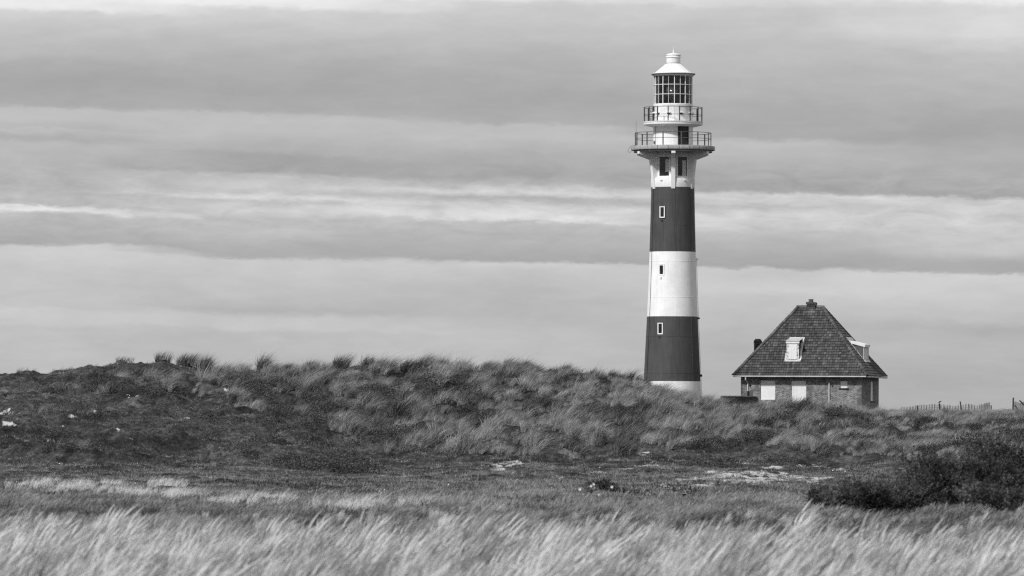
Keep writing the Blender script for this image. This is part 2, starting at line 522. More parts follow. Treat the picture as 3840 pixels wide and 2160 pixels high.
# bare sand: (photo X, photo y, half width, half height)
SAND = [(40,1545,75,18),(200,1512,55,9),(30,1588,60,14),(270,1560,35,12),(350,1545,28,8),(430,1612,40,10),(100,1655,30,8),
        (15,1665,35,7),(170,1675,38,13),(480,1645,50,6),(240,1600,30,6),(700,1565,25,5),(60,1640,30,8),
        (2415,1700,45,9),(2430,1745,70,5),(2250,1772,45,5),(2560,1832,90,9),(2560,1800,45,9),(2760,1795,85,17),
        (2850,1778,90,16),(2950,1790,80,12),(2900,1752,55,8),(3010,1805,100,13),(3030,1745,65,8),(2790,1735,35,6),(2880,1815,90,9),
        (1890,1745,60,10),(1865,1762,45,6),(1935,1735,45,12),(1700,1672,24,9),(1440,1782,24,4),(1755,1792,28,4),
        (905,1452,45,8),(850,1462,28,9),(1045,1462,24,15),(490,1482,55,10),(1960,1800,40,4),(3150,1760,40,7),(3200,1785,40,6),(2820,1790,190,30),(2960,1800,140,20),(2350,1757,60,4),(2180,1778,50,4),(2080,1790,50,4),(2640,1822,60,10),(2680,1770,70,8),(2620,1795,60,8),(3080,1790,60,10),(2480,1818,50,6)]
def sandness(X, y, x, d):
    s = np.zeros_like(X)
    for (a, b, w, h) in SAND:
        q = ((X-a)/(w*1.15))**2 + ((y-b)/(h*1.25))**2
        s = np.maximum(s, np.clip(1.25-q, 0, 1)*(0.86 if a < 1300 else 1.0))
    return s
SGRID = sandness(XX, GY, WX, DD)*((DD > 75) & (DD < 262))

# ground sheet, all round the camera to the horizon
out_left = np.radians(np.arange(-180, -20.0, 8.0)); out_right = np.radians(np.arange(20.0, 180, 8.0))
angs = np.concatenate([out_left, np.arctan((GX-1920)/FPX), out_right])
na, nd = len(angs), len(GD)
verts = np.zeros((na, nd, 3)); sand = np.zeros((na, nd))
nl = len(out_left)
for k, a in enumerate(angs):
    if nl <= k < nl+len(GX):
        i = k-nl
        verts[k,:,0] = WX[i]; verts[k,:,1] = WY[i]; verts[k,:,2] = GZ[i]; sand[k] = SGRID[i]
    else:
        i = 0 if k < nl else len(GX)-1
        verts[k,:,0] = GD*math.sin(a); verts[k,:,1] = GD*math.cos(a); verts[k,:,2] = GZ[i]
idx = np.arange(na*nd).reshape(na, nd)
quads = []
q = np.stack([idx[:-1,:-1], idx[1:,:-1], idx[1:,1:], idx[:-1,1:]], -1).reshape(-1, 4)
wrap = np.stack([idx[-1,:-1], idx[0,:-1], idx[0,1:], idx[-1,1:]], -1).reshape(-1, 4)
q = np.concatenate([q, wrap])
def np_mesh(name, v, quads=None, tris=None, attrs=(), mat=None, smooth=False):
    me = bpy.data.meshes.new(name)
    v = np.asarray(v, np.float32)
    loops = []; starts = []; tot = 0
    parts = []
    if quads is not None and len(quads): parts.append(np.asarray(quads, np.int32))
    if tris is not None and len(tris): parts.append(np.asarray(tris, np.int32))
    me.vertices.add(len(v)); me.vertices.foreach_set('co', v.ravel())
    if parts:
        lp = np.concatenate([p.ravel() for p in parts])
        st = []; o = 0
        for p in parts:
            st.append(o + np.arange(len(p))*p.shape[1]); o += p.size
        st = np.concatenate(st)
        me.loops.add(len(lp)); me.loops.foreach_set('vertex_index', lp)
        me.polygons.add(len(st)); me.polygons.foreach_set('loop_start', st.astype(np.int32))
        if smooth: me.polygons.foreach_set('use_smooth', np.ones(len(st), bool))
    for nm, typ, dat in attrs:
        at = me.attributes.new(nm, typ, 'POINT')
        key = 'vector' if typ == 'FLOAT_VECTOR' else 'value'
        at.data.foreach_set(key, np.asarray(dat).ravel())
    if mat: me.materials.append(mat)
    me.update(calc_edges=True)
    return me

def ground_mat():
    m, N = base_mat("dune_turf_and_sand")
    geo = N.n('ShaderNodeNewGeometry')
    pos = geo.outputs['Position']
    mp = N.n('ShaderNodeMapping'); N.link(pos, mp.inputs[0]); mp.inputs['Scale'].default_value = (1, 0.6, 1)
    a = N.noise(mp.outputs[0], 0.45, 5, 0.65)
    b = N.noise(mp.outputs[0], 1.7, 6, 0.75)
    c = N.noise(mp.outputs[0], 9.0, 5, 0.75)
    f = N.m('ADD', N.m('MULTIPLY', a, 0.35), N.m('ADD', N.m('MULTIPLY', b, 0.35), N.m('MULTIPLY', c, 0.3)))
    turf = N.ramp(f, [(0.41, 0.010), (0.48, 0.034), (0.545, 0.085), (0.64, 0.23)])
    at = N.n('ShaderNodeAttribute', attribute_name="sand")
    sn = N.ramp(c, [(0.3, 0.40), (0.7, 0.66)])
    mp2 = N.n('ShaderNodeMapping'); N.link(pos, mp2.inputs[0]); mp2.inputs['Scale'].default_value = (1.0, 0.33, 0.6)
    s1 = N.noise(mp2.outputs[0], 1.3, 6, 0.75, 0.8)
    s2 = N.noise(mp2.outputs[0], 3.0, 3, 0.8)
    sn_ = N.m('ADD', N.m('MULTIPLY', s1, 0.5), N.m('MULTIPLY', s2, 0.5))
    k = N.smooth(N.m('ADD', sn_, N.m('MULTIPLY', at.outputs['Fac'], 0.30)), 0.725, 0.83)
    col = N.mixf(k, turf, sn)
    h = N.m('ADD', N.m('MULTIPLY', b, 0.6), N.m('MULTIPLY', c, 0.4))
    return finish(m, N, col, 0.95, 0.1, h, 0.3)
M_GROUND = ground_mat()
gme = np_mesh("ground", verts.reshape(-1, 3), quads=q, attrs=[("sand", 'FLOAT', sand.ravel().astype(np.float32))], mat=M_GROUND, smooth=True)
ground = bpy.data.objects.new("ground", gme)
COL.objects.link(ground)
tag(ground, "dune land with dark mossy turf and bare sand patches", "ground", None, "structure")

# ------------------------------------------------------------------ lighthouse
DT = 440.0
ST = FPX/DT
TX = 2520.0
tb = P(TX, 1545, DT)
def TZ(y): return P(TX, y, DT).z - tb.z
def m_(px): return px/ST
tower = empty("lighthouse", tb)
tag(tower, "tall round lighthouse with wide dark and white bands and a white lantern", "lighthouse")
WIN_S = [(775, 819, 1.77), (993, 1034, 1.86), (1211, 1255, 2.02)]
def rad(y):
    return float(np.interp(y, [572, 702, 830, 945, 1060, 1187, 1310, 1430, 1480, 1585], [1.66, 1.67, 1.725, 1.79, 1.865, 1.965, 2.085, 2.20, 2.245, 2.30]))
def band(y0, y1, mat, label, wins=()):
    """y0 lower row, y1 upper row"""
    ys = set(np.linspace(y0, y1, 9).round(2))
    holes = []
    for (a, b, r) in wins:
        ys |= {float(a), float(b)}
        half = math.degrees(math.asin(0.235/r))
        holes.append((-29.5-half, -29.5+half, TZ(b), TZ(a)))
    ys = sorted(ys, reverse=True)
    o = MB().lathe([(rad(y), TZ(y)) for y in ys], 72, holes=holes).build("shaft_section", mat, tower, True, label)
    return o
band(1585, 1430, M_WHITE, "white painted foot of the tower")
band(1430, 1187.3, M_DARKBAND, "lower dark painted band", [WIN_S[2]])
band(1187.3, 944.6, M_WHITE, "white painted middle band", [WIN_S[1]])
band(944.6, 702.5, M_DARKBAND, "upper dark painted band", [WIN_S[0]])

def polar(a, r, z):
    t = R(a); return Vector((r*math.sin(t), -r*math.cos(t), z))
def frame_axes(a):
    t = R(a)
    n = Vector((math.sin(t), -math.cos(t), 0)); u = Vector((math.cos(t), math.sin(t), 0))
    return u, n, Vector((0, 0, 1))
def window(a, r, hw, z0, z1, fw, depth, parent, sheet=None, reveal_mat=M_WHITE, label=None, dark=True):
    """framed window set back in a round wall of radius r at angle a"""
    u, n, k = frame_axes(a)
    zc = (z0+z1)/2; hh = (z1-z0)/2
    rp = r*math.cos(math.asin(hw/r))
    rc = rp - depth
    c = n*rc + k*zc
    fb = MB()
    t = 0.03
    fb.obox(c + k*(hh-fw/2), u, n, k, hw, t, fw/2).obox(c - k*(hh-fw/2), u, n, k, hw, t, fw/2)
    fb.obox(c + u*(hw-fw/2), u, n, k, fw/2, t, hh-fw).obox(c - u*(hw-fw/2), u, n, k, fw/2, t, hh-fw)
    w = fb.build("window", M_WHITE_CLEAN, parent, label=label)
    MB().obox(c - n*0.005, u, n, k, hw-fw+0.004, 0.004, hh-fw+0.004).build("pane", M_GLASS, w)
    # reveal: four short walls from the curved face back to the frame, and a dark room behind
    rv = MB()
    d2 = (depth + 0.10)/2
    cr = n*(rp - depth + d2 - 0.005)
    th = 0.012
    ra, rb, rt = rp-depth-0.04, rp+0.006, r+0.004
    rv.obox(n*((ra+rt)/2) + k*(zc+hh+th), u, n, k, hw*0.8, (rt-ra)/2, th).obox(n*((ra+rt)/2) + k*(zc-hh-th), u, n, k, hw*0.8, (rt-ra)/2, th)
    rv.obox(n*((ra+rb)/2) + k*(zc+hh+th), u, n, k, hw+th, (rb-ra)/2-0.001, th-0.001).obox(n*((ra+rb)/2) + k*(zc-hh-th), u, n, k, hw+th, (rb-ra)/2-0.001, th-0.001)
    rv.obox(n*((ra+rb)/2) + k*zc + u*(hw+th), u, n, k, th, (rb-ra)/2, hh).obox(n*((ra+rb)/2) + k*zc - u*(hw+th), u, n, k, th, (rb-ra)/2, hh)
    rv.build("reveal", reveal_mat, w)
    br = MB()
    b0 = n*(rc-0.5) + k*zc
    br.obox(b0, u, n, k, hw, 0.01, hh)
    for sgn in (-1, 1):
        br.obox(n*(rc-0.26) + k*zc + u*sgn*hw, u, n, k, 0.008, 0.23, hh)
        br.obox(n*(rc-0.26) + k*(zc+sgn*hh), u, n, k, hw, 0.23, 0.008)
    br.build("room", M_BLACK, w)
    if sheet:
        x0, x1, s0, s1 = sheet
        MB().obox(n*(rc-0.03) + k*((s0+s1)/2) + u*((x0+x1)/2), u, n, k, (x1-x0)/2, 0.006, (s1-s0)/2).build("sheet", M_BOARD_CLEAN, w, label="white board standing behind the glass")
    return w
for (a, b, r), rm in zip(WIN_S, (M_DARKBAND, M_WHITE, M_DARKBAND)):
    window(-29.5, r, 0.232, TZ(b)+0.004, TZ(a)-0.004, 0.08, 0.03, tower, None, rm)
    u, n, k = frame_axes(-31.0)
    vz = TZ(b + 8)
    v = MB().obox(n*(rad(b+8)+0.035)+k*vz, u, n, k, 0.085, 0.05, 0.03)
    v.obox(n*(rad(b+8)+0.02)+k*(vz-0.07), u, n, k, 0.06, 0.03, 0.045)
    v.build("vent", rm, tower)
# lightning conductor down the left flank and a thin wavy tube standing for the crack down the face
ys = np.linspace(704, 1440, 40)
MB().tube([polar(-64, rad(y)+0.018, TZ(y)) for y in ys], 0.016, 6).build("conductor_cable", M_IRON, tower)
MB().tube([polar(2 + 2.2*math.sin(y/37.0) + (y-704)*0.02, rad(y)+0.004, TZ(y)) for y in np.linspace(712, 940, 30)], 0.012, 5).build("shaft_line", M_IRON, tower)
MB().tube([polar(14, rad(y)+0.004, TZ(y)) for y in np.linspace(1190, 1263, 8)], 0.012, 5).build("shaft_line", M_IRON, tower)
MB().tube([polar(46, rad(y)+0.006, TZ(y)) for y in np.linspace(1190, 1428, 20)], 0.018, 5).build("shaft_line", M_DARKBAND, tower)
MB().tube([polar(88, rad(y)+0.05, TZ(y)) for y in np.linspace(966, 1500, 30)], 0.014, 5).build("conductor_cable", M_GALV, tower)
for y, a in ((1193, 84), (1408, 84), (972, 88)):
    u, n, k = frame_axes(a)
    MB().obox(n*(rad(y)+0.07)+k*TZ(y), u, n, k, 0.07, 0.08, 0.07 if y != 1408 else 0.09).build("junction_box", M_IRON if y != 972 else M_WHITE, tower)
# seams of the cast rings
for y in (1263, 1400):
    MB().lathe([(rad(y)-0.02, TZ(y)-0.02), (rad(y)+0.010, TZ(y)-0.014), (rad(y)+0.010, TZ(y)+0.014), (rad(y)-0.02, TZ(y)+0.02)], 72).build("seam_ring", M_DARKBAND, tower, True)
for y in (1115, 980):
    MB().lathe([(rad(y)-0.02, TZ(y)-0.03), (rad(y)+0.008, TZ(y)-0.02), (rad(y)+0.008, TZ(y)+0.02), (rad(y)-0.02, TZ(y)+0.03)], 72).build("seam_ring", M_WHITE, tower, True)
MB().lathe([(rad(846)-0.02, TZ(846)-0.02), (rad(846)+0.006, TZ(846)-0.012), (rad(846)+0.006, TZ(846)+0.012), (rad(846)-0.02, TZ(846)+0.02)], 72).build("seam_ring", M_DARKBAND, tower, True)
# watch room
RW = 1.47
MB().lathe([(1.67, TZ(702.5)), (1.70, TZ(690)), (1.70, TZ(670.5)), (1.69, TZ(669)), (RW-0.02, TZ(668.5))], 72).build("shaft_section", M_WHITE, tower, True, "white ledge ring under the watch room windows")
zw0, zw1 = TZ(665), TZ(585.5)
wh = math.degrees(math.asin(0.50/RW))
MB().lathe([(RW, TZ(668.6)), (RW, zw0), (RW, TZ(625)), (RW, zw1), (RW, TZ(566))], 72, holes=[(-30-wh, -30+wh, zw0, zw1), (30-wh, 30+wh, zw0, zw1)]).build("watch_room_wall", M_WHITE, tower, True)
window(-30, RW, 0.497, zw0+0.004, zw1-0.004, 0.075, 0.0, tower, (0.08, 0.43, TZ(646), TZ(600)), M_WHITE)
window(30, RW, 0.497, zw0+0.004, zw1-0.004, 0.075, 0.0, tower, (0.02, 0.36, TZ(664), TZ(602)), M_WHITE)
for a in (-33, 31):
    u, n, k = frame_axes(a)
    v = MB().obox(n*1.73+k*TZ(678), u, n, k, 0.10, 0.05, 0.02)
    v.obox(n*1.71+k*TZ(675), u, n, k, 0.07, 0.03, 0.05)
    v.build("vent", M_WHITE_RUST, tower)
# brackets under the gallery
for i in range(6):
    a = 60*i - 1.0
    u, n, k = frame_axes(a)
    poly = [(1.40, TZ(709)), (1.72, TZ(709)), (1.74, TZ(702)), (2.03, TZ(597)), (3.10, TZ(579)), (3.10, TZ(570)), (1.40, TZ(570))]
    MB().prism(poly, -0.155, 0.155, lambda p, z, t: n*p + k*z + u*t).build("bracket", M_WHITE, tower)
# lower gallery
MB().lathe([(1.40, TZ(569)), (2.98, TZ(569.2)), (3.02, TZ(563)), (3.12, TZ(562.5)), (3.12, TZ(550)), (1.5, TZ(549.6))], 96).build("gallery_deck", M_UNDER, tower, True)
MB().lathe([(2.70, TZ(572.5)), (3.04, TZ(571.5)), (3.04, TZ(568)), (2.9, TZ(567.5))], 96).build("gallery_rim_beam", M_UNDER, tower, True)
for i in range(24):
    g = 0.28
    MB().lathe([(3.115, TZ(563.5)), (3.235, TZ(563.5)), (3.245, TZ(562.5)), (3.245, TZ(550)), (3.23, TZ(548.8)), (3.115, TZ(548.8)), (3.115, TZ(563.5))], 5, 15*i-8.2+g, 15*i+6.8-g).build("edge_block", M_CONCRETE, tower, True)
MB().lathe([(1.54, TZ(549.7)), (1.54, TZ(473))], 72, holes=[]).build("gallery_drum", M_WHITE, tower, True)
def railing(nposts, a_first, rr, z0, ztop, mids, post_r, rail_r, mat):
    for i in range(nposts):
        a = a_first + 360/nposts*i
        u, n, k = frame_axes(a)
        MB().obox(n*rr + k*((z0+ztop)/2), u, n, k, post_r, post_r*0.7, (ztop-z0)/2+0.01).build("railing_post", mat, tower)
    for z, r in [(ztop, rail_r*1.15)] + [(z, rail_r) for z in mids]:
        pts = [polar(a, rr, z) for a in np.linspace(0, 360, 73)]
        MB().tube(pts, r, 6, False).build("rail", mat, tower, True)
railing(13, 11.0, 2.95, TZ(549), TZ(498.5), [TZ(521)], 0.042, 0.020, M_GALV)
# drum door
u, n, k = frame_axes(29.5)
dz0, dz1 = TZ(547.5), TZ(475.5)
hwd = 0.43
rp = 1.54*math.cos(math.asin(hwd/1.54))
dr = MB().obox(n*(rp+0.03)+k*((dz0+dz1)/2), u, n, k, hwd, 0.06, (dz1-dz0)/2)
door = dr.build("door", M_DOOR, tower, label="dark stained door onto the lower gallery")
fr = MB()
for sgn in (-1, 1):
    fr.obox(n*(rp+0.05)+k*((dz0+dz1)/2)+u*sgn*(hwd-0.03), u, n, k, 0.05, 0.07, (dz1-dz0)/2)
fr.obox(n*(rp+0.05)+k*(dz1-0.02), u, n, k, hwd, 0.075, 0.03)
fr.build("door_frame", M_NEAR_BLACK, door)
MB().obox(n*(rp+0.1)+k*(dz0+0.75)+u*(-0.28), u, n, k, 0.02, 0.03, 0.06).build("handle", M_GALV, door)
u2, n2, k2 = frame_axes(-66)
MB().obox(n2*1.58+k2*TZ(535), u2, n2, k2, 0.07, 0.06, 0.11).build("junction_box", M_GALV, tower)
MB().tube([polar(-63, 1.55, TZ(y)) for y in (548, 475)], 0.013, 6).build("conductor_cable", M_IRON, tower)
# antenna and loose cable on the lower railing
pa = polar(-75, 2.98, 0)
MB().tube([(pa.x, pa.y, TZ(y)) for y in (549, 500, 452)], 0.022, 6, True, 0.009).build("antenna", M_GALV, tower)
lp = [(-3.02,-0.55,TZ(508)),(-2.82,-0.9,TZ(520)),(-2.80,-1.0,TZ(536)),(-3.0,-0.9,TZ(547)),(-3.27,-0.72,TZ(550)),(-3.46,-0.66,TZ(562)),(-3.50,-0.63,TZ(569)),(-3.36,-0.6,TZ(572)),(-3.22,-0.56,TZ(569))]
def cr_path(pts, n=5):
    pts = [Vector(p) for p in pts]; out = []
    for i in range(len(pts)-1):
        p0, p1, p2, p3 = pts[max(i-1,0)], pts[i], pts[i+1], pts[min(i+2,len(pts)-1)]
        for j in range(n):
            t = j/n
            out.append(0.5*((2*p1)+(-p0+p2)*t+(2*p0-5*p1+4*p2-p3)*t*t+(-p0+3*p1-3*p2+p3)*t**3))
    out.append(pts[-1]); return out
MB().tube(cr_path(lp), 0.013, 5).build("loose_cable", M_IRON, tower)
# upper gallery
MB().lathe([(1.50, TZ(476.5)), (1.62, TZ(475.5)), (1.95, TZ(472.5)), (2.22, TZ(468.5)), (2.29, TZ(467.5)), (2.30, TZ(460)), (2.33, TZ(459.5)), (2.33, TZ(456.5)), (1.4, TZ(456))], 96).build("gallery_deck", M_WHITE, tower, True)
railing(16, 11.2, 2.27, TZ(461), TZ(402.5), [TZ(431.5), TZ(456.5)], 0.038, 0.018, M_IRON)
MB().lathe([(1.49, TZ(456.2)), (1.49, TZ(399)), (1.53, TZ(398.5)), (1.53, TZ(391.5)), (1.40, TZ(391))], 72).build("lantern_drum", M_WHITE_RUST, tower, True)
for a in (-52, -14.5, 23, 60, 97, 134, 171, 208, 245, 282):
    u, n, k = frame_axes(a)
    z = TZ(425.5)
    cap = MB()
    for j in range(4):
        t0, t1 = math.pi/2*j/4, math.pi/2*(j+1)/4
        cap.obox(n*(1.49+0.05)+k*(z+0.02+0.09*math.sin((t0+t1)/2)), u, n, k, 0.15*math.cos((t0+t1)/2)+0.02, 0.11-0.02*j, 0.026)
    h = cap.build("ventilator_hood", M_WHITE_CLEAN, tower)
    MB().obox(n*1.53+k*(z-0.05), u, n, k, 0.10, 0.05, 0.045).build("grille", M_NEAR_BLACK, h)
u, n, k = frame_axes(-88)
hd = MB().obox(n*1.53+k*TZ(428), u, n, k, 0.30, 0.06, 0.58).build("hatch_door", M_IRON, tower)
for y in (418, 449):
    MB().tube([n*1.55+k*TZ(y)-u*0.1, n*1.75+k*TZ(y)-u*0.1, n*1.75+k*TZ(y-7)-u*0.1], 0.02, 5).build("handle", M_IRON, hd)
MB().obox(Vector((0.02,-1.497,TZ(428))), (1,0,0), (0,1,0), (0,0,1), 0.05, 0.012, 0.56).build("riveted_seam", M_WHITE_RUST, tower)
# lantern glazing
RG = 1.475
zg0, zg1 = TZ(391.5), TZ(283)
rows = [zg0, TZ(354.3), TZ(318), zg1]
for i in range(20):
    a = 2 + 18*i
    major = i % 2 == 0
    w = 0.027 if major else 0.010
    u, n, k = frame_axes(a)
    MB().obox(n*(RG-0.01)+k*((zg0+zg1)/2), u, n, k, w, 0.03, (zg1-zg0)/2).build("mullion", M_WHITE_CLEAN, tower)
pane_me = {}
for i in range(20):
    a = 2 + 18*i + 9
    u, n, k = frame_axes(a)
    rpn = (RG-0.02)*math.cos(R(9)); hwp = (RG-0.02)*math.sin(R(9))
    for j in range(3):
        z0, z1 = rows[j], rows[j+1]
        MB().obox(n*rpn+k*((z0+z1)/2), u, n, k, hwp-0.004, 0.004, (z1-z0)/2-0.004).build("lantern_pane", M_GLASS, tower)
for j, y in enumerate((391, 354.3, 318, 283.5)):
    pts = [polar(2+18*i, RG+0.012, TZ(y)) for i in range(21)]
    MB().tube(pts, 0.025 if 0 < j < 3 else 0.04, 6, False).build("glazing_bar", M_WHITE_CLEAN, tower)
# blackout curtain round the landward half, optic in the middle
cur = MB()
cn = 60
for i in range(cn+1):
    a = 48 + (312-48)*i/cn
    r = 1.405 + 0.02*math.sin(i*2.1)
    p = polar(a, r, zg0+0.02); cur.v += [tuple(p), (p.x, p.y, zg1-0.02)]
for i in range(cn): cur.f.append((2*i, 2*i+2, 2*i+3, 2*i+1))
cur.build("blackout_curtain", plain("curtain_cloth", 0.03, 0.9), tower, True)
MB().lathe([(0.0, zg0+0.02), (1.40, zg0+0.02)], 40).build("lantern_floor", M_BLACK, tower)
opt = []
for j in range(25):
    t = j/24
    r = 0.30 + 0.36*math.sin(math.pi*t)**0.8 + (0.025 if j % 2 else 0)
    opt.append((r, zg0+0.35+(zg1-zg0-0.75)*t))
MB().lathe([(0.12, zg0+0.02), (0.16, zg0+0.3)]+opt+[(0.05, zg1-0.3)], 40).build("optic_lens", plain("optic_glass", 0.09, 0.15, 0.2, 3, 0, 0.8), tower, True)
# roof of the lantern
px = lambda r, y: (r/ST, TZ(y))
MB().lathe([px(70,284), px(76,284), px(78,280.5), px(80.5,280), px(81,277.5), px(83.5,276.5), px(84,274.2), px(82,273.4), px(69,272), px(66,270.8), px(58,264), px(48,255.5), px(38,247), px(31,241), px(27.5,237.5), px(26,236.3)], 60).build("lantern_roof", M_WHITE_CLEAN, tower, True)
MB().lathe([px(81,279.6), px(82.2,279.2), px(82.2,278), px(81,277.8)], 60).build("eave_trim", M_IRON, tower, True)
MB().lathe([px(25.5,238), px(26.3,236.5), px(26.3,214.5), px(29.5,213.8), px(29.5,211.6), px(26.6,211), px(26.6,205.5), px(28,204.6), px(27.4,202.8), px(20,199.5), px(10,198), px(3,197.4), px(2.2,194), px(1.1,184), px(0.35,168)], 48).build("roof_ventilator", M_WHITE_CLEAN, tower, True)
MB().lathe([px(26.2,237.6), px(27.0,237.2), px(27.0,235.8), px(26.2,235.4)], 48).build("vent_trim", M_IRON, tower, True)
MB().lathe([px(26.4,206.6), px(27.2,206.2), px(27.2,205.2), px(26.4,204.8)], 48).build("vent_trim", M_IRON, tower, True)
for i in range(10):
    a = 20+36*i
    pts = [polar(a, p[0]+0.012, p[1]) for p in (px(66,270.8), px(58,264), px(48,255.5), px(38,247), px(31,241), px(27.5,237.5))]
    MB().tube(pts, 0.012, 4).build("roof_rib", M_WHITE_CLEAN, tower)

# ------------------------------------------------------------------ keeper's house
DH = 446.0
SHO = FPX/DH
L, Wd, OV, RID, RH = 10.53, 8.84, 0.5, 1.95, 5.40
TH = R(10.5) + math.atan((3038-1920)/FPX)
hb = P(3038, 1545, DH)
house = empty("brick_house", (hb.x, hb.y, hb.z), -TH)
tag(house, "low brick house with a steep dark tiled hipped roof and boarded windows", "house")
def HZ(y): return P(3038, y, DH).z - hb.z
zE = HZ(1410)
zWT = zE - 0.02
CT, SN = math.cos(R(10.5)), math.sin(R(10.5))
def fx(X): return (X-2780)/(SHO*CT) - (L/2-OV)
xw, yw = L/2-OV, Wd/2-OV
zb = -1.6
def wall_holes(axis, fixed, a0, a1, z0, z1, holes, mat, out, thick=0.12):
    """wall in a vertical plane with rectangular openings and their reveals"""
    As = sorted({a0, a1} | {h[0] for h in holes} | {h[1] for h in holes})
    Zs = sorted({z0, z1} | {h[2] for h in holes} | {h[3] for h in holes})
    b = MB()
    pt = (lambda a, z, o=0.0: (a, fixed-out*o, z)) if axis == 0 else (lambda a, z, o=0.0: (fixed-out*o, a, z))
    for i in range(len(As)-1):
        for j in range(len(Zs)-1):
            am, zm = (As[i]+As[i+1])/2, (Zs[j]+Zs[j+1])/2
            if any(h[0] < am < h[1] and h[2] < zm < h[3] for h in holes): continue
            b.add([pt(As[i],Zs[j]), pt(As[i+1],Zs[j]), pt(As[i+1],Zs[j+1]), pt(As[i],Zs[j+1])], [(0,1,2,3)])
    for h in holes:
        c = [(h[0],h[2]),(h[1],h[2]),(h[1],h[3]),(h[0],h[3])]
        vs = [pt(a,z) for a,z in c] + [pt(a,z,thick) for a,z in c]
        b.add(vs, [(i, (i+1)%4, 4+(i+1)%4, 4+i) for i in range(4)])
    return b.build("wall", mat, house)
h1 = (fx(2853), fx(2908), HZ(1500), HZ(1426.5))
h2 = (fx(2968), fx(3023), HZ(1520), HZ(1427))
h3 = (fx(3149), fx(3176), HZ(1455.5), HZ(1428))
wall_holes(0, -yw, -xw, xw, zb, zWT, [h1, h2, h3], M_BRICK_F, -1)
def sy(X): return -yw + (X-3230)/(SHO*SN)
h4 = (sy(3266.5), sy(3277.5), HZ(1503), HZ(1430))
wall_holes(1, xw, -yw, yw, zb, zWT, [h4], M_BRICK_S, 1)
MB().add([(-xw,yw,zb),(xw,yw,zb),(xw,yw,zWT),(-xw,yw,zWT)], [(0,1,2,3)]).build("wall", M_BRICK_F, house)
MB().add([(-xw,-yw,zb),(-xw,yw,zb),(-xw,yw,zWT),(-xw,-yw,zWT)], [(0,1,2,3)]).build("wall", M_BRICK_S, house)
for h, mt, lab in ((h1, M_BOARD_CLEAN, "white board closing the wide window"), (h2, M_BOARD, "stained white board closing the door opening"), (h3, M_BOARD_CLEAN, "white board in the small square window")):
    MB().box(h[0]-0.01, h[1]+0.01, -yw+0.07, -yw+0.10, h[2]-0.01, h[3]-0.03).build("window_board", mt, house, label=lab)
    MB().box(h[0]-0.02, h[1]+0.02, -yw+0.02, -yw+0.115, h[3]-0.035, h[3]+0.0).build("painted_lintel_shadow", M_NEAR_BLACK, house)  # dark strip added at the board head, imitating the lintel's shadow
MB().box(h3[0]-0.1, h3[1]+0.1, -yw-0.06, -yw+0.1, h3[2]-0.11, h3[2]-0.003).build("window_sill", M_BRICK_D, house)
MB().box(xw-0.09, xw-0.06, h4[0], h4[1], h4[2], h4[3]).build("window_board", M_BOARD_CLEAN, house, label="white board in the tall side window")
MB().box(xw-0.1, xw+0.05, h4[0]-0.1, h4[1]+0.1, h4[2]-0.1, h4[2]-0.003).build("window_sill", M_BRICK_D, house)
# dark metal doors of the meter box and a low vent
MB().box(fx(2813), fx(2825), -yw-0.02, -yw+0.05, HZ(1484), HZ(1466)).build("meter_box", M_SLATE, house)
MB().box(fx(3213), fx(3231)-0.03, -yw-0.02, -yw+0.05, HZ(1520), HZ(1493)).build("cellar_hatch", M_SLATE, house)
for X, y in ((2817, 1447), (3121, 1449)):
    MB().box(fx(X)-0.05, fx(X)+0.05, -yw-0.012, -yw+0.02, HZ(y)-0.05, HZ(y)+0.05).build("air_brick", M_NEAR_BLACK, house)
# eaves: soffit, gutter, down pipes
MB().box(-L/2+0.02, L/2-0.02, -Wd/2+0.02, Wd/2-0.02, zE-0.10, zE-0.03).build("soffit", M_WOOD, house)
def gutter(p0, p1, name="gutter"):
    d = (Vector(p1)-Vector(p0)).normalized()
    nn = Vector((d.y, -d.x, 0))
    poly = [(-0.075, 0.055), (-0.065, -0.035), (-0.03, -0.065), (0.03, -0.065), (0.065, -0.035), (0.075, 0.055), (0.06, 0.055), (0.05, -0.03), (0.0, -0.05), (-0.05, -0.03), (-0.06, 0.055)]
    b = MB(); Ln = (Vector(p1)-Vector(p0)).length
    b.prism(poly, 0, Ln, lambda a, z, t: Vector(p0)+nn*a+Vector((0,0,z))+d*t)
    return b.build(name, M_GUTTER, house)
gutter((-L/2, -Wd/2-0.04, zE-0.065), (L/2-0.05, -Wd/2-0.04, zE-0.065))
gutter((L/2+0.04, -Wd/2+0.1, zE-0.075), (L/2+0.04, Wd/2, zE-0.09))
dpx = fx(2807)
MB().tube([(dpx-0.1,-Wd/2-0.02,zE-0.1),(dpx-0.1,-Wd/2-0.02,zE-0.32),(dpx,-yw-0.07,zE-0.62),(dpx,-yw-0.07,HZ(1470))], 0.05, 8).build("down_pipe", M_GUTTER, house, True)
MB().tube([(dpx,-yw-0.07,HZ(1468)),(dpx,-yw-0.07,HZ(1530))], 0.075, 8).build("pipe_sleeve", M_IRON, house, True)
MB().tube([(fx(3109),-yw-0.07,HZ(1433)),(fx(3109),-yw-0.07,HZ(1530))], 0.048, 8).build("down_pipe", M_GUTTER, house, True)
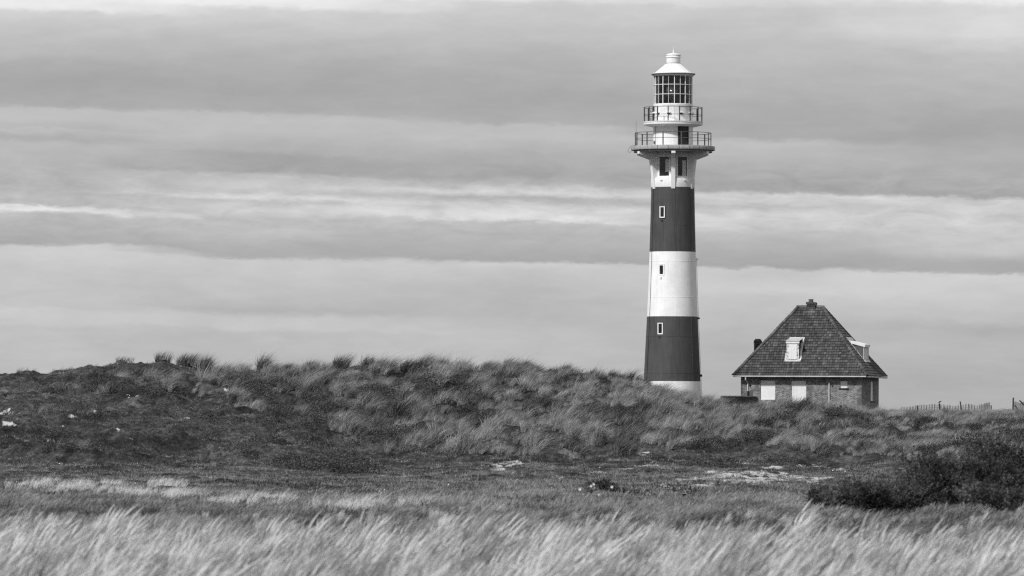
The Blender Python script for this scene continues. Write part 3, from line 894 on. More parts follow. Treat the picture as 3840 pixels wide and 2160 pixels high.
# roof
zR = zE + RH
e = [Vector((-L/2,-Wd/2,zE)), Vector((L/2,-Wd/2,zE)), Vector((L/2,Wd/2,zE)), Vector((-L/2,Wd/2,zE))]
rl, rr_ = Vector((-RID/2,0,zR)), Vector((RID/2,0,zR))
roof = MB().add(e+[rl, rr_], [(0,1,5,4), (1,2,5), (2,3,4,5), (3,0,4), (0,3,2,1)]).build("roof", M_TILE, house)
TW, TR_ = 0.197, 0.2645
prof_t = [(0.0, 0.010), (0.22, 0.0), (0.55, 0.002), (0.78, 0.022), (0.9, 0.034), (1.0, 0.020)]
def tile_geo():
    vs = []; fs = []
    n = len(prof_t)
    for (v, lift) in ((-0.012, 0.070), (TR_+0.03, 0.016)):
        for (t, h) in prof_t: vs.append((t*TW, v, h+lift))
    for (t, h) in prof_t: vs.append((t*TW, -0.012, h+0.070-0.05))
    for i in range(n-1):
        fs.append((i, i+1, n+i+1, n+i))
        fs.append((2*n+i, 2*n+i+1, i+1, i))
    return np.array(vs), fs
tgv, tgf = tile_geo()
tile_me = bpy.data.meshes.new("roof_tile"); tile_me.from_pydata([tuple(v) for v in tgv], [], tgf); tile_me.materials.append(M_TILE)
dorm_f = (-0.74, 1.17)
single = []; rest_v = []; rest_f = []; rest_t = []
def tile_face(c0, c1, r0, r1, keep, is_front):
    u = (c1-c0).normalized(); Lf = (c1-c0).length
    up = ((r0+r1)/2 - (c0+c1)/2); up = up - u*up.dot(u); vlen = up.length; v = up.normalized(); n = u.cross(v)
    a_l = (r0-c0).dot(u); a_r = (r1-c0).dot(u)
    rows_n = int(vlen/TR_)
    for i in range(rows_n):
        vv = i*TR_
        lo = a_l*(vv+TR_*0.5)/vlen; hi = Lf + (a_r-Lf)*(vv+TR_*0.5)/vlen
        cnt = int((hi-lo)/TW)
        k0 = math.ceil((lo-0.02)/TW); k1 = math.floor((hi+0.02)/TW)
        for k in range(k0, k1):
            x = k*TW
            if not keep(x, vv): continue
            o = c0 + u*x + v*(vv+random.uniform(-0.006, 0.006))
            M = Matrix((u, v, n)).transposed()
            if is_front: single.append((o, M, u, v, n, vv))
            else: put_rest(o, M)
def put_rest(o, M):
    base = len(rest_v)
    wob = Matrix.Rotation(random.uniform(-0.012, 0.012), 3, 'X') @ Matrix.Rotation(random.uniform(-0.01, 0.01), 3, 'Z')
    MM = np.array(M @ wob)
    pts = tgv @ MM.T + np.array(o)
    tv = random.random()
    for p in pts: rest_v.append(tuple(p)); rest_t.append(tv)
    for f in tgf: rest_f.append(tuple(i+base for i in f))
tile_face(e[0], e[1], rl, rr_, lambda x, v: True, True)
tile_face(e[1], e[2], rr_, rr_, lambda x, v: True, False)
tile_face(e[2], e[3], rr_, rl, lambda x, v: True, False)
tile_face(e[3], e[0], rl, rl, lambda x, v: True, False)
single.sort(key=lambda t: t[5])
for k, (o, M, u, v, n, vv) in enumerate(single):
    if k < 300:
        ob = bpy.data.objects.new("roof_tile", tile_me); COL.objects.link(ob); ob.parent = roof
        wob = Matrix.Rotation(random.uniform(-0.012, 0.012), 3, 'X') @ Matrix.Rotation(random.uniform(-0.01, 0.01), 3, 'Z')
        ob.matrix_local = Matrix.Translation(o) @ (M @ wob).to_4x4()
    else: put_rest(o, M)
rme = bpy.data.meshes.new("roof_tiles"); rme.from_pydata(rest_v, [], rest_f); rme.materials.append(M_TILE)
at = rme.attributes.new("tv", 'FLOAT', 'POINT'); at.data.foreach_set('value', rest_t)
rt = bpy.data.objects.new("roof_tiles", rme); COL.objects.link(rt); rt.parent = roof; rt['kind'] = "stuff"
# ridge and hip tiles
def ridge_run(p0, p1, n, r=0.15):
    p0, p1 = Vector(p0), Vector(p1)
    d = (p1-p0).normalized(); ln = (p1-p0).length
    side = d.cross(Vector((0,0,1))).normalized(); up = side.cross(d).normalized()
    me = None
    step = ln/n
    b = MB(); seg = 7
    for (t, rad_, z0) in ((-0.02, r*1.06, 0.0), (step*1.06, r*0.9, 0.0)):
        for s in range(seg):
            a = math.pi*(s/(seg-1))
            b.v.append((math.cos(a)*rad_, t, math.sin(a)*rad_*0.72+z0))
    for s in range(seg-1): b.f.append((s, s+1, seg+s+1, seg+s))
    b.f.append(tuple(range(seg)))
    me = b.mesh("hip_tile", M_TILE, True)
    for i in range(n):
        o = bpy.data.objects.new("hip_tile", me); COL.objects.link(o); o.parent = roof
        Mx = Matrix((side, d, up)).transposed().to_4x4()
        o.matrix_local = Matrix.Translation(p0 + d*(i*step) + up*0.03) @ Mx @ Matrix.Rotation(random.uniform(-0.02,0.02), 4, 'Y')
ridge_run(e[0], rl, 22); ridge_run(e[1], rr_, 22); ridge_run(e[2], rr_, 22); ridge_run(e[3], rl, 22)
ridge_run(rl - Vector((0.1,0,0)), rr_ + Vector((0.1,0,0)), 6, 0.16)
# chimneys
def hloc(X, y_loc, d=None): return ((X-3038)/SHO - SN*y_loc)/CT
cx = hloc(3043, 0.15)
ch = MB()
ch.box(cx-0.33, cx+0.33, -0.2, 0.5, zR-0.6, HZ(1141)); ch.build("chimney", M_BRICK_D, roof)
MB().box(cx-0.37, cx+0.37, -0.25, 0.55, HZ(1147), HZ(1144.5)).build("chimney_band", M_BRICK_D, roof)
MB().box(cx-0.40, cx+0.22, -0.24, 0.52, HZ(1141), HZ(1132.5)).build("chimney_cap", M_BRICK_D, roof)
MB().box(cx+0.20, cx+0.37, -0.2, 0.45, HZ(1143), HZ(1134)).build("chimney_cap", M_BRICK_D, roof)
MB().lathe([(0.19, HZ(1133)), (0.185, HZ(1124)), (0.20, HZ(1123.5)), (0.20, HZ(1121.5)), (0.14, HZ(1121.5)), (0.13, HZ(1130))], 8).build("chimney_pot", M_SLATE, roof).location = (cx-0.06, 0.1, 0)
c2 = hloc(2841, -0.2)
MB().box(c2-0.25, c2+0.25, -0.5, 0.1, zE+0.6, HZ(1287)).build("chimney", M_BRICK_D, roof)
MB().box(c2-0.28, c2+0.28, -0.53, 0.13, HZ(1290), HZ(1288)).build("chimney_band", M_BRICK_D, roof)
MB().box(c2-0.27, c2+0.27, -0.52, 0.12, HZ(1286.5), HZ(1279)).build("chimney_cap", M_BRICK_D, roof)
tp = [(-0.27,-0.32),(0.27,-0.32),(0.27,0.32),(-0.27,0.32)]
MB().add([(c2+a, -0.2+b, HZ(1279)) for a,b in tp]+[(c2+a*0.6, -0.2+b*0.6, HZ(1271)) for a,b in tp], [(0,1,5,4),(1,2,6,5),(2,3,7,6),(3,0,4,7),(4,5,6,7)]).build("chimney_cap", M_BRICK_D, roof)
# front dormer
def plane_y(z): return -Wd/2 + (z-zE)*(Wd/2/RH)      # front roof plane: local y at height z
def plane_x(z): return L/2 - (z-zE)*((L/2-RID/2)/RH)
dc = -0.74; dw = 0.49
z0, z1, zt = HZ(1355), HZ(1290), HZ(1274)
yf = plane_y(z0) - 0.02
yt = plane_y(z1)+0.05; ytt = plane_y(zt)
body = MB()
for sgn in (-1, 1):
    x0, x1 = dc+sgn*(dw-0.03), dc+sgn*dw
    x0, x1 = min(x0,x1), max(x0,x1)
    poly = [(yf, z0), (yf, z1), (yt+0.15, z1+0.08), (plane_y(z0)+0.1, z0)]
    body.prism(poly, x0, x1, lambda a, b, t: (t, a, b))
dormer = body.build("dormer", M_SLATE, house, label="small box dormer with peeling white front on the main roof face")
df = MB()
df.box(dc-dw+0.002, dc-dw+0.17, yf-0.03, yf+0.03, z0, z1-0.003).box(dc+dw-0.17, dc+dw-0.002, yf-0.03, yf+0.03, z0, z1-0.003)
df.box(dc-dw+0.17, dc+dw-0.17, yf-0.03, yf+0.03, z0, z0+0.09)
df.build("dormer_frame", M_PEEL, dormer)
MB().box(dc-dw+0.168, dc+dw-0.168, yf-0.05, yf+0.02, z0+0.12, z1-0.12).build("dormer_board", M_BOARD, dormer)
MB().box(dc-dw+0.168, dc+dw-0.168, yf-0.02, yf+0.02, z0+0.085, z0+0.125).build("gap", M_NEAR_BLACK, dormer)
MB().box(dc-dw+0.168, dc+dw-0.168, yf-0.02, yf+0.02, z1-0.125, z1-0.004).build("head", M_BOARD_CLEAN, dormer)
MB().box(dc-dw-0.04, dc+dw+0.04, yf-0.09, yf+0.02, z1, z1+0.15).build("fascia", M_BOARD_CLEAN, dormer)
MB().add([(dc-dw-0.05,yf-0.12,z1+0.152),(dc+dw+0.05,yf-0.12,z1+0.152),(dc+dw+0.05,ytt,zt+0.06),(dc-dw-0.05,ytt,zt+0.06),
          (dc-dw-0.05,yf-0.12,z1+0.185),(dc+dw+0.05,yf-0.12,z1+0.185),(dc+dw+0.05,ytt,zt+0.10),(dc-dw-0.05,ytt,zt+0.10)],
         [(0,3,2,1),(4,5,6,7),(0,1,5,4),(1,2,6,5),(2,3,7,6),(3,0,4,7)]).build("dormer_roof", M_ZINC, dormer)
pn = Vector((0, -RH, Wd/2)).normalized(); pv = Vector((0, Wd/2, RH)).normalized()
def on_plane(x, z, off): return Vector((x, plane_y(z), z)) + pn*off
def flash(x0, x1, za, zb_, mat=M_PEEL):
    vs = [on_plane(x0,za,0.10), on_plane(x1,za,0.10), on_plane(x1,zb_,0.10), on_plane(x0,zb_,0.10), on_plane(x0,za,0.0), on_plane(x1,za,0.0), on_plane(x1,zb_,0.0), on_plane(x0,zb_,0.0)]
    MB().add(vs, [(0,1,2,3),(4,5,1,0),(5,6,2,1),(6,7,3,2),(7,4,0,3)]).build("flashing", mat, dormer)
flash(dc-dw-0.14, dc+dw+0.14, z0-0.11, z0+0.0, M_ZINC)
flash(dc+dw+0.003, dc+dw+0.17, z0+0.002, zt-0.05)
flash(dc-dw-0.15, dc-dw-0.003, z0+0.002, z0+0.55)
flash(dc-dw-0.02, dc+dw+0.20, zt-0.02, zt+0.10, M_ZINC)
# side dormer
y0s, y1s = -0.45, 1.75
zs0, zs1, zst = HZ(1350), HZ(1299), HZ(1283)
xf = plane_x(zs0)+0.02
body = MB()
for ya, yb in ((y0s, y0s+0.03), (y1s-0.03, y1s)):
    poly = [(xf, zs0), (xf, zs1), (plane_x(zs1)-0.2, zs1+0.1), (plane_x(zs0)-0.1, zs0)]
    body.prism(poly, ya, yb, lambda a, b, t: (a, t, b))
dormer2 = body.build("dormer", M_SLATE, house, label="flat roofed dormer with a plain grey cheek on the side roof face")
MB().box(xf-0.03, xf+0.03, y0s+0.002, y1s-0.002, zs0, zs1-0.004).build("dormer_board", M_BOARD, dormer2)
MB().box(xf+0.025, xf+0.05, y1s-0.35, y1s-0.02, zs0+0.05, zs1-0.1).build("dormer_frame", M_ZINC, dormer2)
vs = []
for yv in (y0s-0.06, y1s+0.06):
    vs += [(xf+0.14, yv, zs1-0.06), (xf+0.14, yv, zs1+0.16), (plane_x(zst)-0.1, yv, zst+0.16), (plane_x(zst)-0.05, yv, zst-0.04)]
MB().add(vs, [(0,1,2,3),(7,6,5,4),(0,4,5,1),(1,5,6,2),(2,6,7,3),(3,7,4,0)]).build("dormer_roof", M_BOARD_CLEAN, dormer2)
def on_plane2(y, z, off):
    pn2 = Vector((RH, 0, (L-RID)/2)).normalized()
    return Vector((plane_x(z), y, z)) + pn2*off
def flash2(y0, y1, za, zb_, mat):
    vs = [on_plane2(y0,za,0.1), on_plane2(y1,za,0.1), on_plane2(y1,zb_,0.1), on_plane2(y0,zb_,0.1), on_plane2(y0,za,0), on_plane2(y1,za,0), on_plane2(y1,zb_,0), on_plane2(y0,zb_,0)]
    MB().add(vs, [(0,1,2,3),(4,5,1,0),(5,6,2,1),(6,7,3,2),(7,4,0,3)]).build("flashing", mat, dormer2)
flash2(y0s-0.1, y1s+0.1, zs0-0.22, zs0+0.0, M_PEEL)
flash2(y0s-0.14, y0s-0.003, zs0+0.002, zst+0.1, M_PEEL)
flash2(y0s-0.1, y1s+0.1, zst+0.12, zst+0.34, M_ZINC)

# low garden wall left of the house
wl = P(2706, 1485, 440.0); wr = P(2835, 1487, 443.0)
gw = empty("garden_wall", (wl.x, wl.y, 0.6))
tag(gw, "low dark brick garden wall with coping tiles beside the brick house", "wall")
dv = Vector((wr.x-wl.x, wr.y-wl.y, 0)); gl = dv.length; gw.rotation_euler = (0, 0, math.atan2(dv.y, dv.x))
top = wl.z - 0.6
MB().box(0, gl, -0.1, 0.1, -1.0, top-0.06).build("wall_body", M_BRICK_D, gw)
nc = 13
for i in range(nc):
    x0, x1 = gl*i/nc, gl*(i+1)/nc
    h = random.uniform(-0.012, 0.012)
    MB().prism([(-0.15, top-0.06), (0.15, top-0.06), (0.12, top-0.01), (0.0, top+0.03), (-0.12, top-0.01)], x0+0.006, x1-0.006, lambda a, b, t: (t, a, b+h)).build("coping_tile", M_TILE, gw)

# ------------------------------------------------------------------ fences, stakes, bird
DF = 360.0
def ground_at(X, d):
    x = (X-1920)/FPX*d
    return float(H(np.array([x]), np.array([d]))[0])
def picket_obj(X, ytop, d, lean, parent, w=0.034, name="picket", below=0.35, mat=M_WOOD, t=0.02):
    p = P(X, ytop, d)
    g = ground_at(X, d) - below
    hgt = max(p.z - g, 0.5)
    b = MB()
    y0 = 0
    hw = w/2
    b.prism([(-hw*1.1, 0), (hw*1.1, 0), (hw, hgt-0.05), (hw*0.25, hgt), (-hw*0.4, hgt-0.006), (-hw*0.95, hgt-0.05)], -t/2, t/2, lambda a, z, q: (a, q, z))
    o = b.build(name, mat, parent)
    o.location = Vector((p.x - lean*hgt, p.y, g)) - parent.location
    o.rotation_euler = (0, math.atan(lean), random.uniform(-0.4, 0.4))
    return o
fa = empty("picket_fence", (P(3545, 1545, DF).x, P(3545, 1545, DF).y, ground_at(3545, DF)))
tag(fa, "long row of thin paling pickets wired together, half sunk in dune grass", "fence")
TOPX = [3375, 3400, 3455, 3520, 3545, 3580, 3600, 3640, 3660, 3680, 3700, 3714]
TOPY = [1527, 1525, 1517, 1515, 1518, 1521, 1517, 1514, 1520, 1516, 1510, 1507]
X = 3375.0
while X < 3715:
    yt_ = float(np.interp(X, TOPX, TOPY)) + random.uniform(-1.6, 1.6)
    lean = -0.05 + random.uniform(-0.03, 0.03) if X < 3672 else 0.02 - (3715-X)*0.0004
    picket_obj(X, yt_, DF, lean, fa, random.uniform(0.028, 0.042))
    X += 5.8 + random.uniform(-0.8, 0.8) if X < 3670 else 3.9
for X, y, ln, wd in ((3523, 1512.5, -0.03, 0.085), (3601, 1505, -0.12, 0.085), (3717, 1520, 0.0, 0.075), (3440, 1520, -0.05, 0.07)):
    b = MB(); g = ground_at(X, DF)-0.4; p = P(X, y, DF); hg = p.z-g
    b.tube([(0,0,0), (0,0,hg)], wd/2, 8)
    o = b.build("post", M_WOOD, fa); o.location = Vector((p.x-ln*hg, p.y+0.05, g))-fa.location; o.rotation_euler = (0, math.atan(ln), 0)
for off in (0.22, 0.52):
    pts = []
    for X in np.linspace(3375, 3716, 40):
        yy = float(np.interp(X, TOPX, TOPY)); p = P(X, yy, DF)
        pts.append(Vector((p.x, p.y+0.015, p.z-off)) - fa.location)
    MB().tube(pts, 0.005, 4).build("wire", M_GALV, fa)
fb = empty("picket_fence", (P(3820, 1545, DF).x, P(3820, 1545, DF).y, ground_at(3820, DF)))
tag(fb, "short fence end of close pickets hung from one tall round post", "fence")
X = 3802.0
while X < 3900:
    picket_obj(X, 1503.5 + (X-3802)*0.25*(1 if X < 3830 else 0.4) + random.uniform(-1, 1), DF-2, 0.05+random.uniform(-0.01,0.01), fb, 0.036)
    X += 4.0
for Xp, yp in ((3797.5, 1491), (3898, 1497)):
    b = MB(); g = ground_at(Xp, DF-2)-0.4; p = P(Xp, yp, DF-2); hg = p.z-g
    b.tube([(0,0,0), (0,0,hg)], 0.05, 10, True, 0.048)
    o = b.build("post", M_WOOD, fb); o.location = Vector((p.x, p.y, g))-fb.location; o.rotation_euler = (0, 0.03, 0)
for off in (0.15, 0.5):
    pts = []
    for X in np.linspace(3797, 3898, 12):
        p = P(X, 1503+(X-3797)*0.15, DF-2); pts.append(Vector((p.x, p.y+0.02, p.z-off))-fb.location)
    MB().tube(pts, 0.005, 4).build("wire", M_GALV, fb)
STK = [((3667,1556),(3677,1574)), ((3700,1547),(3711,1562)), ((3726,1544),(3738,1561)), ((3750,1539),(3761,1553)), ((3777,1534),(3795,1557))]
for (a, b_) in STK:
    d = 338.0
    p0 = P(a[0], a[1], d); p1 = P(b_[0]+8, b_[1]+14, d-0.6)
    s = MB().tube([p1-p0, Vector((0,0,0))], 0.036, 8).build("leaning_stake", M_WOOD)
    s.location = p0
    tag(s, "short dark stake with a pale cut end leaning out of the grass below the fence", "stake", "stakes leaning in a row below the fence")
    dd = (p0-p1).normalized()
    MB().tube([-dd*0.045, dd*0.006], 0.039, 8).build("cut_end", M_WOODP, s)
p0 = P(3804,1519,345); p1 = P(3813,1530,345); p2 = P(3818,1540,344.8); p3 = P(3820,1560,344.6)
s = MB().tube(cr_path([p3-p0, p2-p0, p1-p0, Vector((0,0,0))]), 0.036, 8).build("leaning_stake", M_WOOD); s.location = p0
tag(s, "bent dark stake leaning before the tall fence post", "stake")
p0 = P(3823,1501.5,345); p1 = P(3852,1532,345); p2 = P(3858,1560,344.6)
s = MB().tube(cr_path([p2-p0, p1-p0, Vector((0,0,0))]), 0.042, 8).build("leaning_stake", M_WOOD); s.location = p0
tag(s, "longest dark pole slanting across the pickets of the short fence end", "stake")

# small bird on the fence post
bp = P(3524, 1512.3, DF)
def bird():
    b = MB()
    prof = [(0.0, -0.085), (0.018, -0.075), (0.04, -0.04), (0.048, 0.0), (0.042, 0.035), (0.03, 0.055), (0.033, 0.075), (0.03, 0.092), (0.015, 0.106), (0.0, 0.110)]
    n = 12
    for i, (r, t) in enumerate(prof):
        zc = t*0.55
        for k in range(n):
            a = 2*math.pi*k/n
            b.v.append((t + 0.0, math.cos(a)*r*0.85, zc + math.sin(a)*r))
    for i in range(len(prof)-1):
        for k in range(n): b.f.append((i*n+k, i*n+(k+1)%n, (i+1)*n+(k+1)%n, (i+1)*n+k))
    return b
bo = empty("bird", (bp.x, bp.y+0.05, bp.z+0.01))
tag(bo, "tiny dark bird perched on a fence post", "bird")
body = bird().build("body", M_NEAR_BLACK, bo, True); body.location = (0, 0, 0.075)
MB().add([(-0.07,-0.016,0.05),(-0.07,0.016,0.05),(-0.15,0.012,0.035),(-0.15,-0.012,0.035),(-0.07,0,0.066),(-0.15,0,0.04)], [(0,1,2,3),(0,3,5,4),(1,4,5,2)]).build("tail", M_NEAR_BLACK, bo)
MB().add([(0.105,-0.007,0.13),(0.105,0.007,0.13),(0.105,0,0.142),(0.13,0,0.132)], [(0,1,3),(1,2,3),(2,0,3),(0,2,1)]).build("beak", M_IRON, bo)
for yv in (-0.015, 0.015):
    MB().tube([(0.01,yv,-0.01),(0.0,yv,0.05)], 0.005, 5).build("leg", M_IRON, bo)

# ------------------------------------------------------------------ vegetation helpers
def leaf_mat(name, lo, hi, transl=0.35, inst=True, gain_tip=0.25, rough=0.6):
    m, N = base_mat(name)
    if inst:
        at = N.n('ShaderNodeAttribute', attribute_name="shade", attribute_type='INSTANCER')
    else:
        at = N.n('ShaderNodeAttribute', attribute_name="shade")
    ah = N.n('ShaderNodeAttribute', attribute_name="bv")
    f = N.m('ADD', at.outputs['Fac'], N.m('MULTIPLY', N.m('SUBTRACT', ah.outputs['Fac'], 0.5), 0.75), clamp=True)
    col = N.mixf(f, lo, hi)
    d = N.n('ShaderNodeBsdfPrincipled'); N.setin(d.inputs['Base Color'], col); d.inputs['Roughness'].default_value = rough
    d.inputs['Specular IOR Level'].default_value = 0.25
    t = N.n('ShaderNodeBsdfTranslucent'); N.setin(t.inputs['Color'], N.m('MULTIPLY', col, 1.1))
    mx = N.n('ShaderNodeMixShader'); mx.inputs[0].default_value = transl
    N.link(d.outputs[0], mx.inputs[1]); N.link(t.outputs[0], mx.inputs[2])
    o = N.n('ShaderNodeOutputMaterial'); N.link(mx.outputs[0], o.inputs[0])
    return m

class Proto:
    def __init__(s): s.v = []; s.q = []; s.t = []; s.b = []; s.n = 0
    def put(s, v, q, t, b):
        s.v.append(v); s.q.append(np.asarray(q, int).reshape(-1,4)+s.n); s.t.append(np.asarray(t, int).reshape(-1,3)+s.n)
        s.b.append(np.full(len(v), b) if np.isscalar(b) else b); s.n += len(v)
    def done(s):
        return np.concatenate(s.v), np.concatenate(s.q), np.concatenate(s.t), np.concatenate(s.b)

def blade(pr, base, d0, h, wind, droop, w, bv, seg=4, face=None):
    """arched ribbon: leaves along d0, swept by wind (+x) and bowed down by droop"""
    t = np.linspace(0, 1, seg+1)[:, None]
    p = base + d0*h*t + np.array([wind[0], wind[1], 0.0])*h*(t**2) + np.array([0, 0, -droop])*h*(t**2.6)
    if face is None:
        a = rng.normal(0, 0.7); face = np.array([math.cos(a), math.sin(a), 0.0])
    ww = w*(1-0.85*t**1.6)/2
    Lf = p - face*ww; Rt = p + face*ww
    v = np.empty((2*(seg+1), 3)); v[0::2] = Lf; v[1::2] = Rt
    q = [(2*i, 2*i+1, 2*i+3, 2*i+2) for i in range(seg)]
    pr.put(v, q, [], bv)
    return p

def tuft(nb, h, r0, tilt, wind, droop, w, seg=4, plume=0.0, plume_w=0.012, plume_l=0.2, dead=0.2, tall=0.0):
    pr = Proto()
    bunch = rng.uniform(0.0, 0.95, 8)
    for i in range(nb):
        a = rng.uniform(0, 2*math.pi); rr = r0*math.sqrt(rng.uniform(0, 1))
        base = np.array([math.cos(a)*rr, math.sin(a)*rr, -0.03])
        ti = abs(rng.normal(0, tilt)); ta = a + rng.normal(0, 0.6)
        d0 = np.array([math.cos(ta)*math.sin(ti), math.sin(ta)*math.sin(ti), math.cos(ti)])
        hh = h*rng.uniform(0.55, 1.1)
        wd = (wind*rng.uniform(0.4, 1.4), rng.normal(0, 0.12))
        bun = int((a/(2*math.pi))*7)
        bv = np.clip(bunch[bun] + rng.normal(0, 0.18), 0, 1.5) if rng.uniform() > dead else rng.uniform(0.9, 1.4)
        if rng.uniform() < tall: hh *= rng.uniform(1.25, 1.6); w_i = w*0.6
        else: w_i = w
        isp = rng.uniform() < plume
        p = blade(pr, base, d0, hh, wd, droop*rng.uniform(0.5, 1.5), w_i*rng.uniform(0.7, 1.3), bv, seg)
        if isp:
            tip = p[-1]; dr = (p[-1]-p[-2]); dr = dr/np.linalg.norm(dr)
            for k in range(2):
                fa_ = rng.uniform(0, math.pi); face = np.array([math.cos(fa_), math.sin(fa_), 0])
                t = np.linspace(0, 1, 5)[:, None]
                ln = plume_l*rng.uniform(0.7, 1.3)
                q_ = tip - dr*ln*0.35 + dr*ln*t + np.array([0.20, 0, -0.08])*ln*t**2
                ww = plume_w*np.array([0.25, 1.0, 0.9, 0.6, 0.08])[:, None]/2
                v = np.empty((10, 3)); v[0::2] = q_-face*ww; v[1::2] = q_+face*ww
                pr.put(v, [(2*i_, 2*i_+1, 2*i_+3, 2*i_+2) for i_ in range(4)], [], rng.uniform(1.0, 1.5))
    return pr.done()

def leaf_clump(n, r, h, ls, droop=0.0):
    """low mat of small leaves"""
    pr = Proto()
    for i in range(n):
        a = rng.uniform(0, 2*math.pi); rr = r*math.sqrt(rng.uniform())
        c = np.array([math.cos(a)*rr, math.sin(a)*rr, h*rng.uniform(0.1, 1)*(1-0.6*(rr/r)**2)])
        u = rng.normal(0, 1, 3); u /= np.linalg.norm(u); v_ = np.cross(u, rng.normal(0, 1, 3)); v_ /= np.linalg.norm(v_)
        s = ls*rng.uniform(0.6, 1.3)
        v = np.array([c-u*s, c-v_*s*0.5, c+u*s, c+v_*s*0.5])
        pr.put(v, [(0,1,2,3)], [], rng.uniform(0.0, 1.0))
    return pr.done()

def scatter(name, protos, pts, rot, scl, shade, mat, label, cat, pick=None):
    vs, qs, ts, pid, bvs = [], [], [], [], []
    o = 0
    for i, (v, q_, t_, b_) in enumerate(protos):
        vs.append(v); qs.append(q_+o); ts.append(t_+o); pid.append(np.full(len(v), i)); bvs.append(b_); o += len(v)
    npnt = len(pts)
    vs.append(pts); pid.append(np.full(npnt, -1)); bvs.append(np.zeros(npnt))
    tot = o + npnt
    def padded(a, w=1):
        out = np.zeros((tot, w) if w > 1 else tot, np.float32); out[o:] = a; return out
    pk = np.zeros(tot, np.int32); pk[o:] = rng.integers(0, len(protos), npnt) if pick is None else pick
    me = np_mesh(name, np.concatenate(vs), np.concatenate(qs), np.concatenate(ts),
        [("pid", 'INT', np.concatenate(pid).astype(np.int32)), ("bv", 'FLOAT', np.concatenate(bvs).astype(np.float32)),
         ("rot", 'FLOAT_VECTOR', padded(rot, 3)), ("scl", 'FLOAT_VECTOR', padded(scl, 3)), ("shade", 'FLOAT', padded(shade)), ("pick", 'INT', pk)], mat)
    ob = bpy.data.objects.new(name, me); COL.objects.link(ob)
    tag(ob, label, cat, None, "stuff")
    ng = bpy.data.node_groups.new(name+"_nodes", 'GeometryNodeTree')
    ng.interface.new_socket("Geometry", in_out='INPUT', socket_type='NodeSocketGeometry')
    ng.interface.new_socket("Geometry", in_out='OUTPUT', socket_type='NodeSocketGeometry')
    G = NT(ng)
    gi, go = G.n('NodeGroupInput'), G.n('NodeGroupOutput')
    def att(nm, typ):
        a = G.n('GeometryNodeInputNamedAttribute', data_type=typ); a.inputs['Name'].default_value = nm
        return [s for s in a.outputs if s.enabled and s.name == 'Attribute'][0]
    cmp_ = G.n('FunctionNodeCompare', data_type='INT', operation='LESS_THAN')
    ins = [s for s in cmp_.inputs if s.enabled]
    G.link(att("pid", 'INT'), ins[0]); ins[1].default_value = 0
    sp = G.n('GeometryNodeSeparateGeometry', domain='POINT')
    G.link(gi.outputs[0], sp.inputs[0]); G.link(cmp_.outputs[0], sp.inputs[1])
    spl = G.n('GeometryNodeSplitToInstances', domain='POINT')
    G.link(sp.outputs[1], spl.inputs['Geometry']); G.link(att("pid", 'INT'), spl.inputs['Group ID'])
    iop = G.n('GeometryNodeInstanceOnPoints')
    G.link(sp.outputs[0], iop.inputs['Points']); G.link(spl.outputs['Instances'], iop.inputs['Instance'])
    iop.inputs['Pick Instance'].default_value = True
    G.link(att("pick", 'INT'), iop.inputs['Instance Index'])
    e2r = G.n('FunctionNodeEulerToRotation'); G.link(att("rot", 'FLOAT_VECTOR'), e2r.inputs[0])
    G.link(e2r.outputs[0], iop.inputs['Rotation']); G.link(att("scl", 'FLOAT_VECTOR'), iop.inputs['Scale'])
    G.link(iop.outputs[0], go.inputs[0])
    md = ob.modifiers.new("scatter", 'NODES'); md.node_group = ng
    return ob

def sample(n, X0, X1, d0, d1):
    d = np.sqrt(rng.uniform(d0*d0, d1*d1, n)); X = rng.uniform(X0, X1, n)
    x = (X-1920)/FPX*d
    z = H(x, d); y = img_y(X, z, d)
    return X, d, x, z, y
def sand_at(X, d, y, x): return sandness(X, y, x, d)*(d > 75)*(d < 262)
def put(name, protos, x, d, z, sc, shade, mat, label, cat, yaw=0.35, tilt=0.06, zs=None, rot=None):
    n = len(x)
    if rot is None: rot = np.stack([rng.normal(0, tilt, n), rng.normal(0, tilt, n), rng.normal(0, yaw, n)], -1)
    scl = np.stack([sc, sc, sc if zs is None else zs], -1)
    return scatter(name, protos, np.stack([x, d, z], -1), rot, scl, np.clip(shade, 0, 1.2), mat, label, cat)

M_MARRAM = leaf_mat("marram_blades", 0.018, 0.42, 0.25)
M_TURF = leaf_mat("turf_blades", 0.012, 0.27, 0.2)
M_MEADOW = leaf_mat("meadow_blades", 0.028, 0.32, 0.25)
M_HAY = leaf_mat("pale_hay", 0.04, 0.70, 0.35)
M_CREEP = leaf_mat("creeper_leaves", 0.014, 0.13, 0.2)
M_FLOWER = plain("petal_white", 0.75, 0.7, 0.1)

# zone of the tall marram: everything above this line of the photo
MX = [0, 350, 420, 800, 1000, 1100, 1300, 1500, 1900, 2300, 2700, 3000, 3300, 3600, 3840]
MY = [1300, 1380, 1490, 1500, 1545, 1600, 1645, 1700, 1722, 1722, 1692, 1695, 1735, 1770, 1775]
def marram_w(X, y, x, d):
    line = np.interp(X, MX, MY)
    n = (fbm(x/2.5, d/3.0, 3, 71)-0.5)*70
    w = np.clip((line+n-y)/25, 0, 1)
    bare = np.clip((900-X)/140, 0, 1)
    patch = np.clip(1.5-((X-620)/230)**2-((y-1466)/26)**2, 0, 1)*0.75
    return w*(1-bare) + patch*bare

